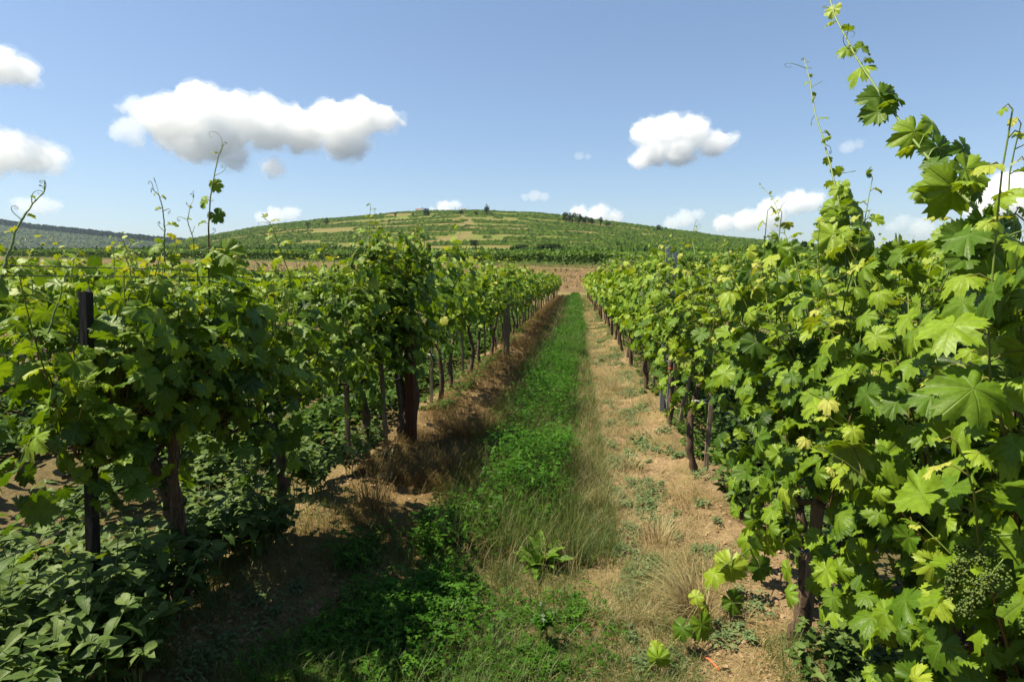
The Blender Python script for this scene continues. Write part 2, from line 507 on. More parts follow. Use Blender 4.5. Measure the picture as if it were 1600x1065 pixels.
# ------------------------------------------------------------------ the ground sheet
def build_ground():
    xs = np.concatenate([np.arange(-3.4, 3.4, .035)])
    o = [3.4]
    st = .04
    while o[-1] < 2600:
        st = min(st*1.07, 60 if o[-1] > 900 else 22); o.append(o[-1]+st)
    o = np.array(o)
    xs = np.concatenate([-o[::-1], xs[1:], o])
    yn = np.arange(-2, 8.5, .035)
    o = [8.5]; st = .04
    while o[-1] < 2600:
        cap = .5 if o[-1] < 105 else (4 if o[-1] < 860 else 60)
        st = min(st*1.035, cap) if o[-1] < 860 else min(st*1.2, 60)
        o.append(o[-1]+st)
    ys = np.concatenate([np.array([-60, -30, -15, -8, -4]), yn, o])
    X, Y = np.meshgrid(xs, ys, indexing='ij')
    Z = G(X, Y)
    n, m = X.shape
    V = np.stack([X, Y, Z], -1).reshape(-1, 3)
    i = np.arange(n-1)[:, None]*m; j = np.arange(m-1)[None]
    F = np.stack([i+j, i+m+j, i+m+j+1, i+j+1], -1).reshape(-1, 4)
    # colours
    def C(*c): return np.array(c)
    soil = C(.43, .31, .195); soil2 = C(.29, .19, .105); dark = C(.16, .10, .055)
    dryg = C(.30, .24, .09); turf = C(.06, .13, .022)
    nz = fbm(X*.9, Y*.6, 4)[..., None]; nz2 = fbm(X*3+40, Y*3, 3)[..., None]
    col = soil*(1-nz2*.5)+soil2*nz2*.5
    w = sst(.45, .60, nz)
    col = col*(1-.5*w)+dryg*.5*w
    rd = row_dist(X)[..., None]
    strip = (sst(-1.0, -.8, X)*(1-sst(.0, .2, X)))[..., None]*sst(2.6, 3.6, Y)[..., None]
    col = col*(1-strip)+turf*strip
    ra = sst(.1, .5, X)*(1-sst(.8, 1.3, X)); ra = ra[..., None]
    rt_ = ra*sst(3.0, 6, Y)[..., None]*sst(.40, .6, nz2)
    col = col*(1-.6*rt_)+C(.19, .18, .06)*.6*rt_
    # left verge: brown with dead grass, the row's shade also darkened into the soil colour
    lv = (sst(-1.9, -1.6, X)*(1-sst(-1.0, -.7, X)))[..., None]
    col = col*(1-.6*lv)+C(.30, .185, .085)*.6*lv
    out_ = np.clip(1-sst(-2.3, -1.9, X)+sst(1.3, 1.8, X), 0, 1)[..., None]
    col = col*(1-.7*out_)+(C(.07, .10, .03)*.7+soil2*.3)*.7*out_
    # right wheel track greens with distance
    far = sst(10, 25, Y)[..., None]*ra
    col = col*(1-.45*far)+C(.26, .24, .085)*.45*far
    # headland + ploughed bank
    hd = sst(54.5, 56, Y)[..., None]
    col = col*(1-hd)+C(.28, .26, .11)*hd
    bl = 90+np.clip(-X, 0, 400)*.42
    pl = (sst(57, 59, Y)*(1-sst(bl-5, bl-1, Y)))[..., None]
    plc = C(.22, .145, .085)*(.6+.8*fbm(X*.7, Y*.35, 3)[..., None])
    plc = plc*(1-.5*sst(.5, .62, nz2))+C(.20, .19, .07)*.5*sst(.5, .62, nz2)
    col = col*(1-pl)+plc*pl
    g2 = sst(bl-5, bl, Y)[..., None]*(1-sst(bl+8, bl+20, Y))[..., None]
    col = col*(1-.6*g2)+C(.17, .15, .06)*.6*g2
    # right of x=8 this bank is planted
    rt = (sst(7.5, 9.5, X)*(1-sst(150, 190, Y)))[..., None]*hd
    col = col*(1-.8*rt)+C(.15, .17, .05)*.8*rt
    # worn farm track climbing beside the far block
    tx = 5.6+(Y-60)*.055+np.sin(Y*.05)*.8
    tk = (np.exp(-((X-tx)/1.3)**4)*sst(60, 63, Y)*(1-sst(130, 150, Y)))[..., None]
    col = col*(1-tk)+C(.36, .22, .13)*tk
    # hill
    md = sst(bl+3, bl+12, Y)[..., None]
    col = col*(1-md)+C(.10, .15, .035)*md
    hl = sst(170, 250, Y)[..., None]
    n4 = fbm(X/45+3, Y/16, 4)[..., None]
    hc = C(.19, .25, .05)*(1-sst(.5, .62, n4))+C(.22, .22, .065)*sst(.5, .62, n4)
    yb = Y-terr(X); bk = np.zeros_like(X)
    for b_ in BANK: bk = np.maximum(bk, np.exp(-((yb-b_)/(5+b_*.006))**4))
    bk = (bk*sst(.25, .5, fbm(X/80+7, Y/30, 3)))[..., None]
    hc = hc*(1-.75*bk)+(C(.22, .20, .075)*.6+C(.28, .20, .10)*.4)*.75*bk
    n5 = fbm(X/60+30, Y/12+8, 3)[..., None]
    hc = hc*(1-.7*sst(.66, .74, n5))+C(.36, .22, .12)*.7*sst(.66, .74, n5)
    col = col*(1-hl)+hc*hl
    # worn scar with a path down from the summit
    for (p0, p1, wd) in [((712, 338), (745, 352), 9), ((745, 352), (722, 376), 8), ((722, 376), (712, 384), 7)]:
        pass
    fr = sst(900, 1050, Y)[..., None]
    col = col*(1-fr)+C(.035, .07, .018)*fr
    for (px, py, yy, rx, ry) in SCARS:
        P = at_y(px, py, yy)
        d = np.exp(-(((X-P[0])/rx)**2+((Y-yy)/ry)**2)**2)[..., None]
        col = col*(1-.8*d)+C(.30, .22, .12)*.8*d
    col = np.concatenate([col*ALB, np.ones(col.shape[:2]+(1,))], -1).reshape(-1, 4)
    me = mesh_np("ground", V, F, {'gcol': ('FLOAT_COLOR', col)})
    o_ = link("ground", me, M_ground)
    tag(o_, "soil, turf and terraced hillside rising behind the vineyard", None, kind='structure')

# terraces: y of each planted row, and of the grassy banks between groups
TERR = []; BANK = []
_y = 262.; _k = 0
while _y < 800:
    TERR.append(_y)
    if _k % 3 == 2:
        BANK.append(_y+8+_y*.006); _y += 16+_y*.012
    else: _y += 4.2+_y*.003
    _k += 1
def terr(x): return 7*np.sin(x/130+1)+6*np.sin(x/61)
# hillside scars: pixel, distance, half sizes
def hill_y(px, py):
    """distance at which the ray meets the big terrain"""
    d = ray(px, py)
    ys = np.linspace(180, 840, 700)
    xs = d[0]/d[1]*ys; zs = EYE+d[2]/d[1]*ys
    g = ground_big(xs, ys)
    k = np.where(g > zs)[0]
    return ys[k[0]] if len(k) else 750.
SCARS = []
for (px, py, rx, ry) in [(718, 341, 6, 30), (728, 350, 8, 26), (738, 357, 16, 18), (725, 366, 10, 22), (705, 372, 14, 14), (690, 376, 16, 6),
                         (800, 357, 24, 7), (905, 362, 26, 6), (1000, 358, 30, 9), (795, 391, 14, 5), (843, 393, 9, 4), (520, 360, 30, 10), (600, 350, 30, 8), (1040, 370, 40, 6),
                         (1100, 378, 40, 6), (1170, 385, 26, 5), (400, 378, 40, 6), (560, 385, 40, 4)]:
    yy = hill_y(px, py)
    SCARS.append((px, py, yy, rx*.62, ry*.8))
build_ground()

# ------------------------------------------------------------------ clouds
def cloud(blobs, D, label, seed, dens=.02):
    import bmesh
    r_ = random.Random(seed)
    bm = bmesh.new()
    k = D/FPX
    cx = sum(b[0] for b in blobs)/len(blobs)
    cyy = sum(b[1] for b in blobs)/len(blobs)
    c0 = CAM+norm(ray(cx, cyy)[None])[0]*D
    for (px, py, r) in blobs:
        c_ = CAM+norm(ray(px, py)[None])[0]*(D+r_.uniform(-.5, .5)*r*k)-c0
        bmesh.ops.create_icosphere(bm, subdivisions=3, radius=r*k, matrix=Matrix.Translation(c_) @ Matrix.Scale(.82, 4, (0, 0, 1)))
        for q in range(8):
            a = r_.uniform(-.5, 3.6) if q < 6 else r_.uniform(3.1, 6.2); rr = r*r_.uniform(.14, .42)
            c2 = c_+(cR*math.cos(a)*r+cU*(abs(math.sin(a))*.8*r-.1*r)+cF*r_.uniform(-.5, .5)*r)*k*.85
            bmesh.ops.create_icosphere(bm, subdivisions=2, radius=rr*k, matrix=Matrix.Translation(c2))
    me = bpy.data.meshes.new("cloud"); bm.to_mesh(me); bm.free()
    o = bpy.data.objects.new("cloud", me); COL.objects.link(o)
    mr = sum(b[2] for b in blobs)/len(blobs)*k
    meshes = []
    for q, (vs, steps) in enumerate((( mr/22, ((.9, .55), (.42, .5), (.2, .34), (.09, .2))), (mr/8, ((.8, .9), (.35, .75), (.15, .4))))):
        o.modifiers.clear()
        m = o.modifiers.new("r", 'REMESH'); m.mode = 'VOXEL'; m.voxel_size = max(vs, 5)
        for sc, st in steps:
            t = bpy.data.textures.new("n", 'CLOUDS'); t.noise_scale = mr*sc; t.noise_depth = 2
            d = o.modifiers.new("d", 'DISPLACE'); d.texture = t; d.strength = mr*st; d.mid_level = .5 if q == 0 else .42; d.texture_coords = 'LOCAL'
        m = o.modifiers.new("r", 'REMESH'); m.mode = 'VOXEL'; m.voxel_size = max(vs*.8, 4)
        m = o.modifiers.new("s", 'SMOOTH'); m.iterations = 1; m.factor = .2
        dg = bpy.context.evaluated_depsgraph_get()
        meshes.append(bpy.data.meshes.new_from_object(o.evaluated_get(dg)))
    o.modifiers.clear(); o.data = meshes[0]
    bpy.data.meshes.remove(me)
    o.location = c0
    for q, f in ((0, 1.), (1, .2)):
        mt, nt, out = nodes("cloud_vapour")
        v = nd(nt, "ShaderNodeVolumeScatter", {'Color': (1, 1, 1, 1), 'Density': dens*f*1500/D*min(1.5, 60/(mr/k)), 'Anisotropy': 0.})
        nt.links.new(v.outputs[0], out.inputs['Volume'])
        meshes[q].materials.append(mt)
    vo = bpy.data.objects.new("veil", meshes[1]); COL.objects.link(vo); vo.parent = o
    tag(o, label, "cloud", "fair weather clouds in the blue sky")
CL = [
 ([(270, 190, 34), (320, 172, 36), (375, 185, 34), (410, 178, 28), (335, 215, 36), (420, 205, 30), (470, 205, 32), (520, 190, 32), (565, 185, 28), (540, 222, 30), (600, 188, 18), (628, 192, 8), (300, 228, 24), (365, 250, 16), (270, 215, 20), (425, 262, 14)], 4000, "largest white cloud, long and lumpy, over the left of the hill", 1, .02),
 ([(205, 200, 17), (188, 208, 13), (212, 220, 11), (215, 168, 15), (238, 163, 12), (192, 170, 8)], 4000, "wispy cloud scraps at the left end of the largest cloud", 2, .008),
 ([(5, 105, 20), (30, 112, 18), (-20, 100, 24)], 4000, "small cloud cut by the left edge high in the sky", 3, .02),
 ([(10, 235, 26), (45, 245, 24), (75, 248, 18), (-25, 240, 30)], 4000, "broad cloud at the left edge below the highest small one", 4, .016),
 ([(40, 322, 12), (65, 322, 12), (85, 322, 8)], 4500, "flat little cloud low on the left above the wooded ridge", 5, .01),
 ([(1010, 208, 22), (1045, 205, 26), (1080, 205, 24), (1020, 240, 22), (1060, 238, 24), (1000, 250, 14), (1115, 225, 20), (1140, 218, 10)], 4000, "round puffy white cloud alone right of centre", 6, .02),
 ([(430, 338, 14), (455, 334, 12), (410, 340, 10)], 4500, "low cloud touching the left slope of the hill", 7, .013),
 ([(695, 325, 12), (712, 320, 8), (675, 332, 8)], 4500, "small bright cloud peeking over the summit", 8, .018),
 ([(905, 335, 14), (935, 336, 16), (960, 341, 12)], 4500, "flat cloud behind the clump of trees on the hill", 9, .018),
 ([(835, 306, 10), (850, 308, 8), (820, 308, 6)], 4500, "tiny thin cloud above the middle of the hill", 10, .008),
 ([(1070, 342, 15), (1050, 350, 12), (1090, 336, 9)], 4500, "pale cloud above the right slope left of the long low one", 11, .010),
 ([(1130, 348, 14), (1165, 345, 18), (1205, 330, 20), (1245, 318, 18), (1270, 316, 14), (1210, 350, 15)], 4500, "long low cloud rising to the right over the hill's end", 12, .016),
 ([(1560, 310, 26), (1590, 305, 30), (1530, 326, 16), (1630, 310, 34)], 4500, "bright cloud at the right edge behind the big leaves", 13, .02),
 ([(1410, 346, 10), (1440, 356, 14), (1395, 354, 8)], 4500, "faint flat cloud low on the right between the leaning shoots", 14, .007),
 ([(905, 244, 7), (918, 245, 5)], 4500, "tiny cloud wisp left of the round puffy one", 15, .006),
 ([(1325, 230, 10), (1340, 226, 7)], 4500, "small faint cloud between the two tallest shoots", 16, .006),
]
for b in CL: cloud(*b)

# ------------------------------------------------------------------ vine generator
UP = np.array([0, 0, 1.])
def shoot_path(p0, d0, n, step, droop, wob, r_):
    p = np.array(p0, float); d = np.array(d0, float); d /= np.linalg.norm(d)
    out = [p.copy()]
    for i in range(n):
        d = d+r_.normal(0, wob, 3); d[2] -= droop*(i/n)
        d /= np.linalg.norm(d); p = p+d*step
        if p[2] < .12: p[2] = .12
        out.append(p.copy())
    return np.array(out)

def leaves_on(LP, path, tmpl, size, r_, out_x=0, tipyoung=True, skip=1, side0=0, light=0.0, bias=None):
    """leaves along one shoot; returns petiole segments"""
    n = len(path); pets = []
    d = norm(np.gradient(path, axis=0))
    for i in range(1, n, skip):
        t = i/(n-1)
        a = r_.uniform(-.7, .7)+math.pi*((i+side0) % 2)
        ref = np.cross(d[i], UP)
        if np.linalg.norm(ref) < .2: ref = np.array([1., 0, 0])
        ref = ref/np.linalg.norm(ref); b = np.cross(d[i], ref)
        w = ref*math.cos(a)+b*math.sin(a)
        w = w+np.array([out_x*.6, 0, .25])
        if bias is not None: w = w+bias
        w /= np.linalg.norm(w)
        s = size*(1-.65*max(0, (t-.72)/.28) if tipyoung else 1)*r_.choice([.5, .7, .88, 1.0, 1.15])*r_.uniform(.85, 1.1)
        pl = s*r_.uniform(.5, .95)
        q = path[i]+w*pl
        nrm = UP*.9+w*.45+r_.normal(0, .38, 3)+sd*.25
        tip = w*.8-UP*r_.uniform(.1, 1.0)+r_.normal(0, .3, 3)
        tv, tf = tmpl[r_.integers(len(tmpl))]
        yo = np.clip(r_.normal(.38+light, .17)+(.45*max(0, (t-.6)/.4) if tipyoung else 0), 0, 1)
        stamp(LP, tv, tf, q, tip, nrm, s*.62, yo)
        pets.append((path[i], q, s))
    return pets

def make_vine(seed, lod, H=1.95, n_sh=15, ls=.125, half=.5, sx=.17, light=0., zc=.72, wild=1., low=0., nfill=0, hang=0):
    """local origin at trunk base, row along local Y. returns trunk, shoot, foliage meshes"""
    r_ = np.random.default_rng(seed)
    T = Parts(); S = Parts(); L = Parts()
    tmpl = {0: LH, 1: LM, 2: LL}[lod]
    k = (9, 6, 4)[lod]
    # trunk
    n = (16, 8, 5)[lod]
    z = np.linspace(-.06, zc, n)
    a, b = r_.uniform(-.06, .06, 2)
    path = np.stack([a*np.sin(z*5)+r_.normal(0, .006, n), b*np.sin(z*4+1)+r_.normal(0, .006, n)+.05*z, z], -1)
    tube(T, path, np.linspace(.029, .02, n)*r_.uniform(.8, 1.15)*(1+.4*r_.random(n)), k, .5, .5)
    head = path[-1]; make_vine.path = path
    for sgn in (-1, 1):
        if lod < 2 or sgn > 0:
            q = spline([head, head+[0.01, sgn*.15, .07], head+[0, sgn*half*.9, .10+r_.uniform(-.03, .05)]], 7)
            tube(T, q, np.linspace(.018, .008, 7), max(4, k-3), .5, .25)
    step = (.062, .085, .13)[lod]
    for i in range(n_sh):
        y0 = r_.uniform(-half, half)
        p0 = head+np.array([r_.normal(0, .03), y0, .06+r_.uniform(0, .12)])
        sgn = 1 if i % 2 else -1
        out = r_.uniform(.02, .45)*sgn*wild
        ln = (H-zc)*r_.uniform(.65, 1.12)
        droop = .05*abs(out)*2
        if r_.random() < .32:            # hanging laterals
            if hang: sgn = hang
            out = sgn*r_.uniform(.5, .9)*wild; ln *= r_.uniform(.45, .75); droop = .16
        d0 = np.array([out, r_.uniform(-.3, .3), 1.])
        m = max(4, int(ln/step))
        sp = shoot_path(p0, d0, m, step, droop*step/.07, .06, r_)
        # wires keep upright shoots in the row
        if droop < .1: sp[:, 0] = np.clip(sp[:, 0], -sx*1.6-.12*r_.random(), sx*1.6+.12*r_.random())
        if lod < 2: tube(S, sp[::(1 if lod == 0 else 2)], np.linspace(.0042, .0016, len(sp[::(1 if lod == 0 else 2)])), 5 if lod == 0 else 3, np.linspace(0, 1, len(sp[::(1 if lod == 0 else 2)])).repeat(5 if lod == 0 else 3), cap=False)
        pets = leaves_on(L, sp, tmpl, ls*(1 if lod < 2 else 1.5), r_, out_x=sgn*.7, light=light)
        if lod == 0:
            for p, q, s in pets: tube(S, [p, (p+q)/2+[0, 0, .01], q], .0013+s*.004, 4, .5, cap=False)
    # side-leaves that fill the wall of the hedge
    nf = (90, 80, 34)[lod]+nfill
    for i in range(nf):
        sg = 1 if r_.random() < .5 else -1
        zz = r_.uniform(zc-.05 if r_.random() > low else .28, H-.1 if r_.random() > low else zc+.1); w = sx+.12*math.sin(np.clip((zz-zc)/(H-zc), -.2, 1)*3)+r_.uniform(-.08, .1)
        p = np.array([sg*w, r_.uniform(-half-.1, half+.1), zz])
        nr = np.array([sg*.8, 0, .75])+r_.normal(0, .4, 3)+sd*.2
        tp = np.array([sg*.4, 0, -.8])+r_.normal(0, .4, 3)
        tv, tf = tmpl[r_.integers(len(tmpl))]
        s = ls*r_.uniform(.55, 1.1)*(1 if lod < 2 else 1.5)
        stamp(L, tv, tf, p, tp, nr, s*.62, np.clip(r_.normal(.34+light, .17), 0, 1))
    return T.mesh("trunk"), (S.mesh("shoot") if S.n else None), L.mesh("foliage")

VG = "grapevines trained along the vineyard rows"
def put_vine(meshes, x, y, label, mats, rz=0, s=1., sz=None):
    e = bpy.data.objects.new("grapevine", None); COL.objects.link(e)
    e.location = (x, y, float(G(x, y))); e.rotation_euler = (0, 0, rz)
    e.scale = (s, s, sz or s); e.empty_display_size = .1
    tag(e, label, "grapevine", VG)
    for nme, me, mt in zip(("trunk", "shoot", "foliage"), meshes, mats):
        if me is None: continue
        if not me.materials: me.materials.append(mt)
        o = bpy.data.objects.new(nme, me); COL.objects.link(o); o.parent = e
    return e

MH = (M_bark, M_cane, M_leafH); MM = (M_bark, M_shootG, M_leafM)
BASE = {}
ORD = ["first", "second", "third", "fourth", "fifth", "sixth", "seventh", "eighth", "ninth", "tenth", "eleventh", "twelfth", "thirteenth", "fourteenth", "fifteenth", "sixteenth", "seventeenth", "eighteenth", "nineteenth"]
TENS = {2: "twent", 3: "thirt", 4: "fort", 5: "fift"}
def ordw(n):
    if n < 20: return ORD[n-1]
    t, u = divmod(n, 10)
    return TENS[t]+("ieth" if u == 0 else "y-"+ORD[u-1])

# near vines of the row left of the aisle (pixel of the trunk foot) then on down the row
lefty = []
for px, py in [(268, 950), (435, 838)]:
    P = hit(px, py); lefty.append((P[0], P[1]))
lefty = [(-1.8, -.1), (-1.8, .95), (-1.85, 2.33)]+lefty
P = hit(622, 690); lefty.append((P[0], P[1])); lefty.append((-1.86, 4.65))
y = P[1]+.75
print("left foot", lefty, "post", hit(643, 690))
while y < 54:
    lefty.append((XL+rng.normal(0, .03), y)); y += 1.1*rng.uniform(.85, 1.15)
righty = [(1.22, -.1), (1.28, .75), (1.16, 1.65)]
for px, py in [(1238, 985), (1083, 735), (1046, 662)]:
    P = hit(px, py); righty.append((P[0], P[1]))
print("right foot", righty)
y = righty[-1][1]+.8
while y < 54:
    righty.append((XR+rng.normal(0, .03), y)); y += 1.1*rng.uniform(.85, 1.15)

variantsM = [make_vine(100+i, 1, H=1.95+.06*(i % 3), light=.05*(i % 2)+.06) for i in range(6)]
variantsL = [make_vine(200+i, 2, H=1.92+.05*(i % 3), light=.06, n_sh=16) for i in range(6)]
nvine = 0
specialL = {0: None, 1: "grapevine at the left edge, its leaning shoot curling up against sky", 2: "grapevine behind the dark wooden post near the left edge",
            3: "grapevine with the tallest bare shoot in front of the largest cloud", 4: "grapevine with dark trunk above dry soil, right of the white-tied trunk",
            5: "grapevine hiding the rust brown post, piled high beside the aisle", 6: "grapevine on the left between the two near dark trunks and the rust brown post"}
for i, (x, y) in enumerate(lefty):
    if i < 2:
        mv = make_vine(10+i, 0, H=1.6, n_sh=12, ls=.13, sx=.12, light=-.02, zc=.9, wild=.6, half=.33, hang=0); mats = MH
    elif i < 6:
        mv = make_vine(10+i, 0, H=[1.58, 1.62, 1.66, 1.9][i-2], n_sh=[26, 30, 28, 17][i-2], ls=.108, sx=.12 if i < 5 else .16, light=.04, wild=[.8, .9, .9, .8][i-2], low=[0, .06, .15, 0][i-2],
                       nfill=[80, 100, 120, 60][i-2], zc=[.95, .76, .68, .68][i-2], hang=0, half=[.3, .5, .55, .38][i-2]); mats = MH
    elif i == 6: mv = make_vine(76, 0, H=1.8, n_sh=22, ls=.12, sx=.16, light=.04, wild=.9, low=.12, nfill=90, zc=.66, half=.55); mats = MH
    elif y < 16: mv = variantsM[i % 6]; mats = MM
    else: mv = variantsL[i % 6]; mats = MM
    if i == 3: TIEP = make_vine.path[np.argmin(abs(make_vine.path[:, 2]-.42))]
    lab = specialL.get(i) or f"grapevine in the row left of the grass aisle, {ordw(max(i, 1))} from the near end"
    if i == 0: lab = "grapevine beside the photographer at the near end of the left row"
    put_vine(mv, x, y, lab, mats, (0 if i < 6 else rng.choice([0, math.pi])), 1 if i < 6 else rng.uniform(.93, 1.05)); nvine += 1
specialR = {0: "grapevine nearest the photographer at the right edge", 1: "grapevine with the biggest leaves filling the right edge, its long shoot leaning left",
            2: "grapevine with dense large leaves between the right edge and the cyan tie", 3: "grapevine on the dark trunk with cyan and orange ties",
            4: "grapevine on the split trunk and stake above the soil mound", 5: "grapevine beside the pair of grey steel stakes on the right"}
for i, (x, y) in enumerate(righty):
    if i < 6:
        mv = make_vine(40+i, 0, H=[1.5, 1.6, 1.85, 1.85, 1.80, 1.9][i], n_sh=[16, 34, 40, 30, 22, 19][i], ls=[.108, .11, .108, .105, .108, .105][i], sx=[.1, .14, .17, .15, .18, .18][i],
                       light=[.05, .05, .10, .08, .12, .12][i], zc=[.7, .55, .55, .6, .7, .75][i], half=[.4, .45, .5, .42, .6, .6][i], wild=[.5, .6, .7, .7, 1, 1][i], low=[.5, .5, .5, .3, .1, .1][i], nfill=[60, 220, 280, 110, 60, 40][i]); mats = MH
    elif y < 16: mv = variantsM[(i+2) % 6]; mats = MM
    else: mv = variantsL[(i+3) % 6]; mats = MM
    lab = specialR.get(i) or f"grapevine in the row right of the grass aisle, {ordw(i)} from the near end"
    put_vine(mv, x, y, lab, mats, (0 if i < 6 else rng.choice([0, math.pi])), 1 if i < 6 else rng.uniform(.93, 1.05)); nvine += 1

for side, k, y0, y1 in ((-1, 1, 1.6, 54), (1, 1, 3.2, 54), (-1, 2, 3.5, 54), (1, 2, 6.5, 40)):
    y = y0; j = 1
    while y < y1:
        x = (XL-k*SP) if side < 0 else (XR+k*SP)
        x += rng.normal(0, .04)
        near = y < 13
        if nvine < 296:
            if j == 1 and side < 0 and k == 1: pass
            lab = f"grapevine in the {ordw(k+1)} row {'left' if side < 0 else 'right'} of the grass aisle, {ordw(j)} from the near end"
            put_vine((variantsM if near else variantsL)[(j*5+k) % 6], x, y, lab, MM, rng.choice([0, math.pi]), rng.uniform(.9, 1.02), rng.uniform(.9, 1.0) if side < 0 else None); nvine += 1
        y += 1.1*rng.uniform(.85, 1.2) if y < 30 else 1.2*rng.uniform(.9, 1.2); j += 1
print("vines", nvine)

# vines beyond those 300: one mass per block
def mass_leaves(P, x, y, H, n, s, w, tmpl=LL, lo=.55, light=0., along=.55, base=None):
    """n leaves round each of many vine feet"""
    x = np.repeat(x, n); y = np.repeat(y, n); N = len(x)
    H = np.repeat(H, n)
    u = rng.random(N); zz = lo+(H-lo)*np.sqrt(u)*rng.uniform(.9, 1.05, N)
    sg = np.where(rng.random(N) < .5, -1., 1.)
    wx = sg*w*rng.uniform(.3, 1.1, N)
    dy = rng.uniform(-along, along, N)
    g = ground_big(x, y)
    if base == 'x':
        pos = np.stack([x+dy, y+wx, g+zz], -1); nr = np.stack([rng.normal(0, .4, N), sg*.6, np.full(N, .8)], -1)
    else:
        pos = np.stack([x+wx, y+dy, g+zz], -1); nr = np.stack([sg*.6, rng.normal(0, .4, N), np.full(N, .8)], -1)
    nr += rng.normal(0, .35, (N, 3))+sd*.3
    tp = np.stack([sg*.5, rng.normal(0, .5, N), -rng.random(N)], -1)+rng.normal(0, .3, (N, 3))
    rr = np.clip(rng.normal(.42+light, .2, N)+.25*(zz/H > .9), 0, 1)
    for q, (tv, tf) in enumerate(tmpl):
        m = (np.arange(N) % len(tmpl)) == q
        stamp(P, tv, tf, pos[m], tp[m], nr[m], s*rng.uniform(.5, .85, m.sum()), rr[m])

P = Parts(); xs = []; ys = []
for side, ks in ((-1, range(3, 24)), (1, range(2, 14))):
    for k in ks:
        x = (XL-k*SP) if side < 0 else (XR+k*SP)
        ys0 = max(3.0, abs(x)*.72) if side < 0 else max(40 if k == 2 else 3, abs(x)*1.0)
        yy = np.arange(ys0, 54 if side < 0 else 56, 1.15)
        xs.append(np.full(len(yy), x)+rng.normal(0, .05, len(yy))); ys.append(yy+rng.normal(0, .1, len(yy)))
x = np.concatenate(xs); y = np.concatenate(ys)
nearm = y < 22
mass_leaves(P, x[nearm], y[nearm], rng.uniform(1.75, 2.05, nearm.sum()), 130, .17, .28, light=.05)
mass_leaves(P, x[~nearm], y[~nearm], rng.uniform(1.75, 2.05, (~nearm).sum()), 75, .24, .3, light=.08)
Tr = Parts()
for a, b in zip(x[::1], y[::1]):
    g = float(ground_big(a, b)); tube(Tr, [[a, b, g-.05], [a+.02, b, g+.8]], .022, 3, .5, cap=False)
o = link("grapevines", P.mesh("grapevines"), M_leafM)
tag(o, "more rows of leafy grapevines on either side of the near block", "vineyard", kind='stuff')
t_ = link("trunk", Tr.mesh("trunk"), M_bark, o); t_["kind"] = 'stuff'

# the block across the ploughed bank, rows running left to right
def block_line(x):
    return 90+np.clip(-x, 0, 400)*.42
P = Parts(); Tr = Parts(); st_x = []; st_y = []
for r in range(9):
    xx = np.arange(-190, 4.5+r*.4, 1.3); xx = xx+rng.normal(0, .15, len(xx))
    yy = block_line(xx)+r*3.4+rng.normal(0, .15, len(xx))
    keep = rng.random(len(xx)) > .03
    xx = xx[keep]; yy = yy[keep]
    mass_leaves(P, xx, yy, rng.uniform(1.9, 2.6, len(xx)), 90 if r < 2 else 26, .30 if r < 2 else .42, .42, light=.15, along=.75, base='x', lo=.45)
    if r == 0:
        for a, b in zip(xx, yy):
            g = float(ground_big(a, b)); tube(Tr, [[a, b, g-.05], [a, b, g+.9]], .035, 3, .5, cap=False)
o = link("far_grapevines", P.mesh("far_grapevines"), M_leafF)
tag(o, "dark hedge-like vineyard block across the ploughed bank", "vineyard", kind='stuff')
t_ = link("trunk", Tr.mesh("trunk"), M_stake, o); t_["kind"] = 'stuff'
# block right of the farm track
P = Parts(); xs = []; ys = []
for k in range(0, 34):
    x0 = 10+k*2.75
    yy = np.arange(max(58, x0*1.0), 150, 1.25)
    xs.append(np.full(len(yy), x0)+rng.normal(0, .1, len(yy))); ys.append(yy)
x = np.concatenate(xs); y = np.concatenate(ys)
mass_leaves(P, x, y, rng.uniform(1.6, 2.1, len(x)), 26, .40, .4, light=.18, along=.7)
xs = np.arange(2, 9, 1.5)
o = link("right_grapevines", P.mesh("right_grapevines"), M_leafF)
tag(o, "bright green vineyard block sloping away on the right beyond the farm track", "vineyard", kind='stuff')
# stray vines standing in the gap by the track
for (a, b, lab) in ((8.4, 70., "nearest loose vine beside the farm track"), (8.3, 73., "second loose vine beside the farm track"), (8.7, 77., "farthest loose vine beside the farm track"), (4.2, 80., "lone loose vine left of the farm track on the ploughed bank")):
    P = Parts(); mass_leaves(P, np.array([a]), np.array([b]), np.full(1, 1.9), 60, .34, .5, light=.1)
    tag(link("bushy_vine", P.mesh("bushy_vine"), M_leafF), lab, "shrub")

# fields between the blocks and the hill: rows seen only as tops
def blob_rows(name, label, rows, h, w, step, mat, mask=None, jit=.3, xs_=.75):
    tv = np.array([[1, 0, 0], [0, 1, 0], [-1, 0, 0], [0, -1, 0], [0, 0, 1], [.7, .7, .55], [-.7, .7, .5], [.7, -.7, .45], [-.7, -.7, .6]], float)
    tf = [np.array([[0, 5, 4], [5, 1, 4], [1, 6, 4], [6, 2, 4], [2, 8, 4], [8, 3, 4], [3, 7, 4], [7, 0, 4]])]
    P = Parts(); X = []; Y = []
    for (x0, x1, fy) in rows:
        xx = np.arange(x0, x1, step); xx = xx+rng.normal(0, step*.2, len(xx)); yy = fy(xx)
        X.append(xx); Y.append(yy)
    X = np.concatenate(X); Y = np.concatenate(Y)
    if mask is not None:
        m = mask(X, Y); X = X[m]; Y = Y[m]
    N = len(X)
    hh = h*rng.uniform(.6, 1.15, N)
    V = tv[None]*(1+rng.normal(0, jit, (N, 9, 3)))
    V[..., 0] *= step*xs_; V[..., 1] *= w; V[..., 2] *= hh[:, None]
    V = V+np.stack([X, Y, ground_big(X, Y)], -1)[:, None]
    F = (tf[0][None]+(np.arange(N)*9)[:, None, None]).reshape(-1, 3)
    P.add(V.reshape(-1, 3), F, np.repeat(rng.random(N), 9))
    o = link(name, P.mesh(name, smooth=False), mat); tag(o, label, "vineyard", kind='stuff')

